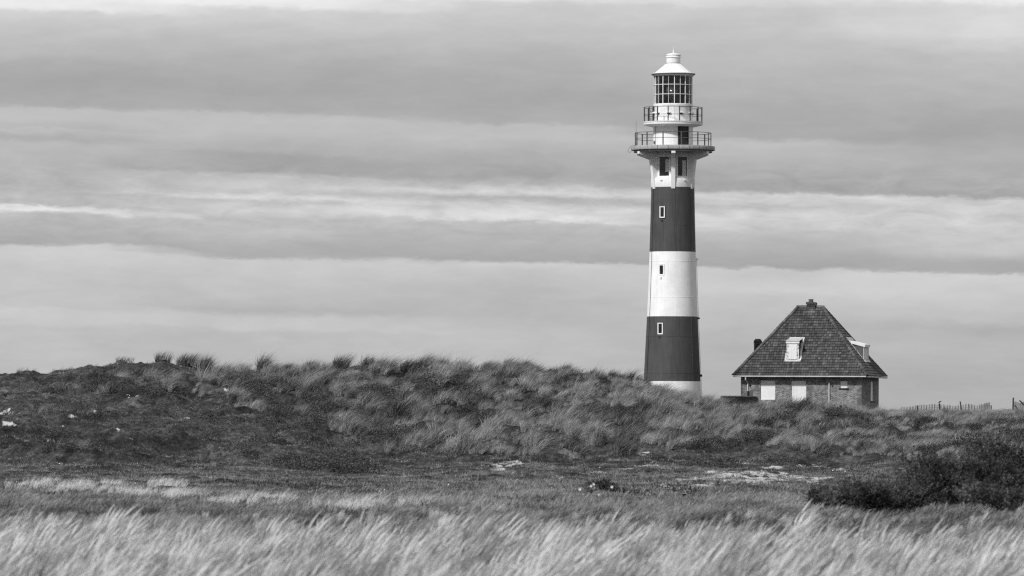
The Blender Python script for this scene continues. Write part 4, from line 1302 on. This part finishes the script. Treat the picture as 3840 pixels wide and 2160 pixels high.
# --- marram grass on the dunes: tussocks with shaded hollows between them
mar = [tuft(54, rng.uniform(0.80, 1.05), 0.15, 0.36, rng.uniform(0.20, 0.75), rng.uniform(0.10, 0.38), 0.017, 5, dead=0.14, tall=0.16) for _ in range(10)]
def darts(X, d, x, rmin):
    """drop points that stand closer than rmin to an earlier one"""
    cell = {}
    keep = np.zeros(len(x), bool)
    for i in range(len(x)):
        r = rmin[i]; cx_, cy_ = int(x[i]//1.6), int(d[i]//1.6)
        ok = True
        for a in (cx_-1, cx_, cx_+1):
            for b in (cy_-1, cy_, cy_+1):
                for (px_, py_) in cell.get((a, b), ()):
                    if (px_-x[i])**2+(py_-d[i])**2 < r*r: ok = False; break
                if not ok: break
            if not ok: break
        if ok:
            keep[i] = True; cell.setdefault((cx_, cy_), []).append((x[i], d[i]))
    return keep
def members(cx_, cd_, R_, m):
    idx = np.repeat(np.arange(len(cx_)), m)
    rr = np.abs(rng.normal(0, 0.5, len(idx))); aa = rng.uniform(0, 2*math.pi, len(idx))
    return idx, cx_[idx]+np.cos(aa)*rr*R_[idx], cd_[idx]+np.sin(aa)*rr*R_[idx]*1.1, rr, aa
parts = []
for (n, X0, X1, d0, d1) in ((25000, -450, 4400, 178, 262), (10500, 2600, 4400, 262, 375)):
    X, d, x, z, y = sample(n, X0, X1, d0, d1)
    w = marram_w(X, y, x, d)
    gap = fbm(x/1.9, d/4.2, 3, 301)
    ok = (rng.uniform(size=n) < w*np.where(d > 238, 1.0, np.clip((gap-0.45)*9, 0.03, 1))) & (hidden(x, d) < 60) & (sand_at(X, d, y, x) < 0.55)
    X, d, x = X[ok], d[ok], x[ok]
    kp = darts(X, d, x, 0.75+0.6*fbm(x/4, d/4, 2, 77))
    parts.append((x[kp], d[kp]))
cx_ = np.concatenate([a[0] for a in parts]); cd_ = np.concatenate([a[1] for a in parts])
nC = len(cx_)
CR_ = rng.uniform(0.40, 1.0, nC); CH = np.clip(rng.normal(0.55, 0.17, nC), 0.28, 1.0)
Xq = 1920+FPX*cx_/cd_
CH = CH*np.where(cd_ > 262, 0.6, 1.0)*np.interp(Xq, [2600, 3000, 3400], [1, 0.9, 0.72])
big = fbm(cx_/5.0, cd_/6.0, 3, 91)
CS = np.clip(-0.02 + 0.42*np.clip((big-0.3)*1.8, 0, 1) + 1.1*np.clip((fbm(cx_/1.6, cd_/3.0, 2, 93)-0.36)*1.9, 0, 1) + rng.normal(0, 0.14, nC), 0, 1.0)
CS = CS + np.interp(1920+FPX*cx_/cd_, [2900, 3700], [0, 0.26])
CS = np.where(rng.uniform(size=nC) < 0.11, rng.uniform(0.75, 1.05, nC), CS)
idx, x, d, rr, aa = members(cx_, cd_, CR_, rng.integers(8, 15, nC))
sc = CH[idx]*np.exp(-(rr**2)*0.55)*rng.uniform(0.75, 1.15, len(idx))
rot = np.stack([-np.sin(aa)*rr*0.16+rng.normal(0, 0.10, len(idx)), np.cos(aa)*rr*0.16+rng.normal(0.06, 0.15, len(idx)), rng.normal(0, 0.45, nC)[idx]+rng.normal(0, 0.3, len(idx))], -1)
shade = CS[idx]+rng.normal(0, 0.22, len(idx))
zz = H(x, d)+0.10*np.exp(-rr**2)-0.03
# low filling blades between the tussocks, coloured darker to imitate shaded hollows
X, d2, x2, z2, y2 = sample(18000, -450, 4400, 178, 300)
ok = (rng.uniform(size=len(X)) < marram_w(X, y2, x2, d2)*0.55) & (hidden(x2, d2) < 40) & (sand_at(X, d2, y2, x2) < 0.4)
x2, d2, z2 = x2[ok], d2[ok], z2[ok]
X3, d3, x3, z3, y3 = sample(7000, -150, 1500, 168, 252)
ok = (rng.uniform(size=len(X3)) < 0.75*np.clip((fbm(x3/1.4, d3/2.6, 3, 311)-0.5)*7, 0, 1)) & (hidden(x3, d3) < 10)
x2, d2, z2 = np.concatenate([x2, x3[ok]]), np.concatenate([d2, d3[ok]]), np.concatenate([z2, z3[ok]])
n2 = len(x2)
put("marram_grass", mar, np.concatenate([x, x2]), np.concatenate([d, d2]), np.concatenate([zz, z2-0.03]), np.concatenate([sc, rng.uniform(0.12, 0.36, n2)]),
    np.concatenate([shade, np.clip(rng.normal(0.12, 0.13, n2), 0, 1)]), M_MARRAM, "wind-swept tufts of marram grass covering the dunes", "grass",
    rot=np.concatenate([rot, rng.normal(0, 0.2, (n2, 3))]))

# --- short turf on the left dune, the dune foot and the valley
tur = [tuft(26, rng.uniform(0.08, 0.15), 0.17, 0.6, 0.3, 0.2, 0.016, 3, dead=0.15) for _ in range(6)]
X, d, x, z, y = sample(185000, -600, 4440, 84, 250)
w = 1-marram_w(X, y, x, d)
pat = fbm(x/1.3, d/2.6, 4, 111)
keep = (rng.uniform(size=len(x)) < (0.30+0.7*np.clip((pat-0.3)*3, 0, 1))*np.clip(w+0.12, 0, 1)*np.clip((260-d)/120, 0.45, 1)) & (hidden(x, d) < 16) & (rng.uniform(size=len(x)) > 0.8*sand_at(X, d, y, x))
X, d, x, z, y, pat = [a[keep] for a in (X, d, x, z, y, pat)]
big = fbm(x/4.5, d/9.0, 4, 131)
nearb = np.clip((150-d)/55, 0, 1)
mid_ = fbm(x/0.7, d/1.6, 3, 137)
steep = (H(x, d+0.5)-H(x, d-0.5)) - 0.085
relief_tint = np.clip(-steep*2.2, -0.45, 0.5)*np.clip((d-165)/15, 0, 1)  # steep risers darkened, flat treads paled: partly scrub, partly top light put into colour
shade = 0.06 + 1.7*relief_tint + 0.65*np.clip((big-0.38)*2.6, 0, 1) + 2.2*np.clip(mid_-0.44, -0.2, 0.4) + 0.15*nearb + 0.26*np.clip((185-d)/20, 0, 1) + rng.normal(0, 0.26, len(x))
sc = (0.65+0.9*pat)*(0.75+0.45*nearb)*rng.uniform(0.7, 1.3, len(x))
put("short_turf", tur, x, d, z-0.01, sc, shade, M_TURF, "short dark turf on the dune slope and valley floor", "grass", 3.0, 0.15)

# --- meadow grass between the valley floor and the hay strip
mea = [tuft(34, rng.uniform(0.20, 0.28), 0.15, 0.40, 0.45, 0.25, 0.010, 4, plume=0.05, plume_w=0.02, plume_l=0.08, dead=0.25) for _ in range(7)]
X, d, x, z, y = sample(76000, -1050, 4890, 62, 128)
pat = fbm(x/0.9, d/2.4, 4, 141)
big = fbm(x/2.2, d/5.5, 3, 151)
wn = np.clip((128-d)/30, 0, 1)
keep = (rng.uniform(size=len(x)) < wn*(0.12+1.0*np.clip((pat-0.36)*3.2, 0, 1))) & (sand_at(X, d, y, x) < 0.2)
X, d, x, z, y, pat, big = [a[keep] for a in (X, d, x, z, y, pat, big)]
shade = 0.10 + 0.7*np.clip((big-0.36)*2.3, 0, 1) + 1.6*np.clip(pat-0.45, -0.2, 0.3) + rng.normal(0, 0.24, len(x))
sc = (0.35+0.75*pat)*rng.uniform(0.7, 1.3, len(x))
put("meadow_grass", mea, x, d, z-0.01, sc, shade, M_MEADOW, "soft mid-grey meadow grass on the flat below the dunes", "grass", 0.4, 0.1)

# --- pale strip of seeding grass in the meadow
hay = [tuft(14, rng.uniform(0.62, 0.80), 0.10, 0.16, 0.34, 0.10, 0.0045, 5, plume=0.65, plume_w=0.020, plume_l=0.16, dead=0.55) for _ in range(9)]
X, d, x, z, y = sample(46000, -100, 3000, 80, 150)
band_c = np.interp(X, [0, 300, 700, 1100, 1500, 1900, 2100], [1795, 1830, 1882, 1896, 1910, 1922, 1935])
band_c = band_c + (fbm(x/0.7, x*0, 3, 163)-0.5)*34
q1 = np.exp(-((y-band_c)/11.0)**2)*np.interp(X, [400, 620, 1500, 1800, 1950], [0.1, 1, 1, 0.6, 0])
q2 = np.exp(-(((X-270)/150)**2+((y-1835)/14)**2))*0.9 + np.exp(-(((X-620)/60)**2+((y-1825)/12)**2))*1.0
nn = fbm(x/0.8, d/2.0, 3, 161)
brk = np.clip((fbm(x/0.9+3, d/6.0, 3, 167)-0.40)*6, 0.02, 1)*rng.uniform(0.3, 1, len(x))
keep = rng.uniform(size=len(x)) < np.clip((q1*1.7+q2*0.9)*brk*np.clip((nn-0.34)*3.5, 0, 1), 0, 1)
X, d, x, z, y = [a[keep] for a in (X, d, x, z, y)]
strip = [tuft(24, rng.uniform(0.5, 0.7), 0.12, 0.25, 0.5, 0.2, 0.013, 5, dead=0.9) for _ in range(6)]
put("pale_grass_strip", strip, x, d, z, rng.uniform(0.28, 0.52, len(x)), rng.uniform(0.85, 1.2, len(x)), M_HAY, "bright strip of pale seeding grass across the meadow", "grass", 0.25, 0.08)

# --- tall hay in front, bending in bunches
hay2 = [tuft(15, rng.uniform(0.66, 0.84), 0.05, 0.08, rng.uniform(0.05, 0.18), 0.02, 0.0075, 5, plume=0.7, plume_w=0.022, plume_l=0.30, dead=0.45) for _ in range(9)]
X, d, x, z, y = sample(20000, -1500, 5340, 26, 82)
edge = np.clip((67-d)/7 + (fbm(x/1.1, d/3.0, 2, 181)-0.5)*2.6, 0.04, 1)
ok = rng.uniform(size=len(x)) < edge
X, d, x = X[ok], d[ok], x[ok]
kp = darts(X, d, x, 0.14+0.16*fbm(x/1.2, d/1.2, 2, 183))
cx_, cd_ = x[kp], d[kp]; nC = len(cx_)
big = fbm(cx_/1.1, cd_/2.4, 3, 191)
CS = np.clip(-0.02+1.0*np.clip((big-0.34)*2.6, 0, 1)+rng.normal(0, 0.36, nC), 0, 1.15)
tallr = np.where((1920+FPX*cx_/cd_ > 2500) & (rng.uniform(size=nC) < 0.05), 1.16, 1.0)
CH = tallr*np.clip(0.42+0.52*fbm(cx_/0.9, cd_/1.8, 3, 193)+rng.normal(0, 0.09, nC), 0.35, 1.15)
CH = CH*np.interp(cd_, [60, 67, 72, 82], [1, 0.8, 0.4, 0.22])
CS = CS*0.85
idx, x, d, rr, aa = members(cx_, cd_, np.full(nC, 0.09), rng.integers(4, 8, nC))
lean = rng.normal(0.24, 0.12, nC)[idx]
rot = np.stack([rng.normal(0, 0.06, len(idx)), lean+rng.normal(0, 0.05, len(idx)), rng.normal(0, 0.2, nC)[idx]], -1)
put("tall_hay_grass", hay2, x, d, H(x, d)-0.01, CH[idx]*rng.uniform(0.85, 1.1, len(idx)), CS[idx]+rng.normal(0, 0.16, len(idx)), M_HAY,
    "tall pale feathery grass bending in the wind in front of the meadow", "grass", rot=rot)

# --- dark creeping shrubs at the dune foot
crp = [leaf_clump(150, 0.35, 0.26, 0.026) for _ in range(5)]
CR = [(1180,1745,170,25,1.0),(1000,1690,110,30,0.7),(1330,1765,90,15,1.0),(1080,1600,130,28,0.7),(860,1610,120,40,0.45),(1250,1690,120,25,0.6),
      (450,1455,140,22,0.6),(200,1500,120,26,0.5),(350,1560,140,25,0.5),(280,1690,130,14,0.6),(480,1700,80,12,0.6),(150,1640,120,18,0.5),
      (2700,1755,120,12,0.6),(2950,1735,160,14,0.7),(1700,1700,120,20,0.6),(2000,1590,140,30,0.4),(2500,1650,120,18,0.4),(3050,1560,150,25,0.4),(2560,1862,110,7,0.5),(2350,1885,90,6,0.25)]
X, d, x, z, y = sample(60000, -150, 3990, 85, 250)
wc = np.zeros(len(x))
for (a, b, w_, h_, s_) in CR:
    wc = np.maximum(wc, s_*np.clip(1.4-((X-a)/w_)**2-((y-b)/h_)**2, 0, 1))
gapc = fbm(x/1.9, d/4.2, 3, 301)
wc = np.maximum(wc, np.where(d < 240, marram_w(X, y, x, d)*np.clip((0.49-gapc)*8, 0, 1)*1.3, 0))  # extra dark leaves in the gaps, their colour standing in for shaded hollows
nn = fbm(x/0.9, d/1.4, 3, 201)
keep = (rng.uniform(size=len(x)) < wc*np.clip((nn-0.38)*4, 0, 1)*0.7) & (hidden(x, d) < 12) & (sand_at(X, d, y, x) < 0.4)
X, d, x, z, y = [a[keep] for a in (X, d, x, z, y)]
put("creeping_shrubs", crp, x, d, z, rng.uniform(0.6, 1.5, len(x)), rng.uniform(0, 0.8, len(x)), M_CREEP, "dark mat of creeping leafy shrubs on the dune foot", "ground cover", 3.0, 0.2)

# --- scattered small white flowers
pf = Proto()
for k in range(5):
    a = 2*math.pi*k/5; c, s_ = math.cos(a), math.sin(a)
    pf.put(np.array([[0,0,0.0],[c*0.02-s_*0.012, s_*0.02+c*0.012, 0.006],[c*0.034, s_*0.034, 0.012],[c*0.02+s_*0.012, s_*0.02-c*0.012, 0.006]]), [(0,1,2,3)], [], 1.0)
flw = pf.done()
X, d, x, z, y = sample(9000, -100, 3940, 82, 235)
nn = fbm(x/2.0, d/4.0, 3, 211)
wc = np.clip((nn-0.58)*8, 0, 1)*0.35
for (a, b, w_, h_) in [(1200,1735,190,35),(1450,1865,160,25),(700,1800,200,20),(560,1500,150,15),(950,1550,80,15),(2240,1880,70,25)]:
    wc = np.maximum(wc, 0.9*np.clip(1.2-((X-a)/w_)**2-((y-b)/h_)**2, 0, 1))
keep = (rng.uniform(size=len(x)) < wc*0.30) & (hidden(x, d) < 4)
X, d, x, z, y = [a[keep] for a in (X, d, x, z, y)]
scatter("small_white_flowers", [flw], np.stack([x, d, z+0.10], -1), np.stack([np.full(len(x), 1.0), rng.normal(0, 0.4, len(x)), rng.normal(0, 1, len(x))], -1),
        np.repeat(rng.uniform(0.25, 0.6, len(x))[:, None], 3, 1), np.ones(len(x)), M_FLOWER, "tiny white flowers dotted over the turf", "flowers")

# ------------------------------------------------------------------ single tussocks that stand out on the crest
def tussock(Xp, d, n, h, label, shade=0.3, r=0.25, wind=0.4):
    x = (Xp-1920)/FPX*d
    z = ground_at(Xp, d)
    v, q_, t_, b_ = tuft(n, h, r, 0.26, wind, 0.15, 0.014, 5, dead=0.2)
    me = np_mesh("grass_tussock", v, q_, t_, [("bv", 'FLOAT', b_.astype(np.float32)), ("shade", 'FLOAT', np.full(len(v), shade, np.float32))], M_TUSS)
    o = bpy.data.objects.new("grass_tussock", me); COL.objects.link(o); o.location = (x, d, z-0.02)
    tag(o, label, "grass tussock")
    return o
M_TUSS = leaf_mat("tussock_blades", 0.02, 0.34, 0.25, inst=False)
def crest_d(Xp):
    i = int(np.argmin(abs(GX-Xp)))
    j = np.where((GD > 220) & (GD < 262))[0]
    return float(GD[j[np.argmin(GY[i, j])]])
tussock(700, crest_d(700), 380, 0.66, "broad dark grass tussock, biggest on the bare left crest", 0.15, 0.42)
tussock(600, crest_d(600), 120, 0.60, "tall narrow grass tussock left of the biggest one on the crest", 0.15, 0.20)
tussock(632, crest_d(632), 50, 0.55, "thin wisp of grass in the gap between two crest tussocks", 0.15, 0.12)
tussock(760, crest_d(760), 90, 0.60, "open spiky tussock at the right foot of the biggest crest tussock", 0.2, 0.22)
tussock(470, crest_d(470), 90, 0.28, "low ragged tussock on the left shoulder of the bare crest", 0.15, 0.40)
tussock(1280, crest_d(1280), 240, 0.85, "dark leaning tussock topping the long grassy dune", 0.1, 0.3)
tussock(1145, 236.0, 260, 1.0, "pale arching tussock with a dark hollow beneath it on the dune face", 0.95, 0.35, 0.75)
tussock(810, crest_d(810)-1, 40, 0.55, "small pale straw-coloured wisp where the crest dips", 1.0, 0.10)

# ------------------------------------------------------------------ shrubs
M_SHRUB = leaf_mat("shrub_leaves", 0.006, 0.14, 0.18, inst=False, rough=0.45)
M_SHRUB2 = leaf_mat("shrub_leaves_pale", 0.016, 0.17, 0.2, inst=False, rough=0.45)
M_STEM = plain("shrub_bark", 0.04, 0.9, 0.4, 10)
def shrub(name, Xc, d, hw, hh, depth, ntw, label, mat, cat="shrub", leaf=0.028, seed=1, group=None, flowers=0):
    r_ = np.random.default_rng(seed)
    x = (Xc-1920)/FPX*d
    z = ground_at(Xc, d)-0.03
    root = empty(name, (x, d, z))
    tag(root, label, cat, group)
    stems = MB()
    LV = []; Lq = []; BV = []; SV = []
    nst = max(7, ntw//60)
    cnt = 0
    flo = MB()
    # several lobes make the outline uneven
    nl_ = 7 if hw > 0.5 else 4
    lobes = [(r_.uniform(-0.8, 0.8)*hw, r_.uniform(-0.7, 0.7)*depth, r_.uniform(0.35, 0.85)*hh, r_.uniform(0.32, 0.55)) for _ in range(nl_)]
    lobes.append((0.0, 0.0, 0.5*hh, 0.6))
    for i in range(nst):
        lb = lobes[i % len(lobes)]
        stems.tube([(r_.uniform(-0.35,0.35)*hw, r_.uniform(-0.3,0.3)*depth, 0), (lb[0]*0.55, lb[1]*0.55, lb[2]*0.5), (lb[0]+r_.uniform(-.1,.1), lb[1], lb[2]*1.05)], 0.014, 5, True, 0.004)
    for i in range(ntw):
        lb = lobes[r_.integers(len(lobes))]
        v = r_.normal(0, 1, 3); v /= np.linalg.norm(v); rr = r_.uniform(0.35, 1.0)**0.5
        c = np.array([lb[0]+v[0]*rr*lb[3]*hw, lb[1]+v[1]*rr*lb[3]*depth, lb[2]+v[2]*rr*lb[3]*hh*0.75])
        c[2] = max(c[2], 0.03) if r_.uniform() < 0.8 else abs(c[2])
        out = np.array([v[0]+0.35, v[1], v[2]*0.7+0.55]) + r_.normal(0, 0.35, 3); out /= np.linalg.norm(out)
        tl = (r_.uniform(0.05, 0.12) if r_.uniform() < 0.88 else r_.uniform(0.16, 0.34))*(1.0 if hw > 0.5 else 0.7)
        shade = np.clip(r_.normal(0.1, 0.16) + 1.7*max(0.0, float(fbm(np.array([(c[0]+c[2]*0.4)/0.13+seed*9]), np.array([(c[2]-c[1]*0.3)/0.10]), 2, 401)[0])-0.36), 0, 1)  # patchy leaf tone, imitating lit and shaded clusters in the colour
        nlv = 13
        for k in range(nlv):
            t = k/nlv
            p = c + out*tl*t + r_.normal(0, 0.008, 3)
            u = out*0.6 + r_.normal(0, 0.6, 3); u /= np.linalg.norm(u)
            w_ = np.cross(u, r_.normal(0, 1, 3)); w_ /= np.linalg.norm(w_)
            s = leaf*r_.uniform(0.7, 1.3)
            LV += [p, p+u*s*0.5+w_*s*0.28, p+u*s, p+u*s*0.5-w_*s*0.28]
            Lq.append((cnt, cnt+1, cnt+2, cnt+3)); cnt += 4
            bvv = r_.uniform(0.1, 0.9); BV += [bvv]*4; SV += [shade]*4
        if i % 9 == 0:
            stems.tube([tuple(c-out*0.05), tuple(c+out*tl)], 0.004, 3, False)
    for i in range(flowers):
        a = r_.uniform(-0.9, 0.9)*hw; b = -r_.uniform(0.2, 0.9)*depth; zz = hh*r_.uniform(0.25, 1.0)
        for k in range(5):
            t = 2*math.pi*k/5; c_, s_ = math.cos(t)*0.024, math.sin(t)*0.024
            o_ = len(flo.v)
            flo.v += [(a, b, zz), (a+c_*0.8-s_*0.5, b-0.004, zz+s_*0.8+c_*0.5), (a+c_*1.4, b-0.01, zz+s_*1.4), (a+c_*0.8+s_*0.5, b-0.004, zz+s_*0.8-c_*0.5)]
            flo.f.append((o_, o_+1, o_+2, o_+3))
    stems.build("stems", M_STEM, root)
    me = np_mesh("foliage", np.array(LV), np.array(Lq), None, [("bv", 'FLOAT', np.array(BV, np.float32)), ("shade", 'FLOAT', np.array(SV, np.float32))], mat)
    fo = bpy.data.objects.new("foliage", me); COL.objects.link(fo); fo.parent = root
    if flowers: flo.build("flowers", M_FLOWER, root)
    return root
shrub("leafy_shrub", 3850, 97, 1.0, 1.10, 0.8, 3600, "tallest dark leafy shrub, standing behind the other shrubs", M_SHRUB, seed=3)
shrub("leafy_shrub", 3560, 88, 1.0, 0.68, 0.8, 3400, "broad rounded dark shrub between the tallest and the low creeping one", M_SHRUB, seed=4)
shrub("leafy_shrub", 3610, 99, 1.0, 0.74, 0.7, 2000, "greyer shrub mass filling the back of the shrub group", M_SHRUB2, seed=9)
shrub("leafy_shrub", 3245, 82.5, 0.72, 0.40, 0.6, 2200, "low creeping dark shrub at the open end of the shrub group", M_SHRUB, seed=5)
shrub("leafy_shrub", 3400, 85, 0.55, 0.48, 0.5, 1500, "knee-high dark shrub joining the low creeping one to the broad rounded one", M_SHRUB, seed=12)
shrub("leafy_shrub", 3800, 81, 0.62, 0.44, 0.5, 1300, "paler small-leaved shrub in front of the tallest shrub", M_SHRUB2, seed=6)
shrub("rose_bush", 2262, 113, 0.36, 0.32, 0.3, 260, "small dark wild rose bush with a few white blossoms", M_SHRUB, "rose bush", 0.03, 7, None, 3)
shrub("rose_bush", 2345, 114, 0.30, 0.18, 0.25, 150, "lower flowerless rose bush beside the blossoming one", M_SHRUB, "rose bush", 0.03, 8)
shrub("pale_weed", 2205, 110, 0.16, 0.22, 0.15, 90, "pale leafy weed left of the blossoming rose bush", leaf_mat("weed_leaves", 0.12, 0.5, 0.3, inst=False), "weed", 0.03, 10, None, 3)
# single seed head standing above the meadow
wx = 2568; dwd = 112.0
sp_ = empty("seed_head", ((wx-1920)/FPX*dwd, dwd, ground_at(wx, dwd)))
tag(sp_, "single dark seed head with a pale rim standing in the meadow", "plant")
MB().tube([(0,0,0), (0.01,0,0.12), (0.0,0,0.20)], 0.006, 6).build("stem", M_STEM, sp_)
MB().lathe([(0.008, 0.17), (0.035, 0.20), (0.05, 0.235), (0.046, 0.25), (0.03, 0.245), (0.0, 0.24)], 14).build("head", M_NEAR_BLACK, sp_, True)
for i in range(11):
    a = 360/11*i; t = R(a); n = Vector((math.sin(t), -math.cos(t), 0)); u = Vector((math.cos(t), math.sin(t), 0))
    MB().add([n*0.042+u*0.012+Vector((0,0,0.235)), n*0.042-u*0.012+Vector((0,0,0.235)), n*0.075-u*0.006+Vector((0,0,0.262)), n*0.075+u*0.006+Vector((0,0,0.262))], [(0,1,2,3)]).build("bract", M_WOODP, sp_)
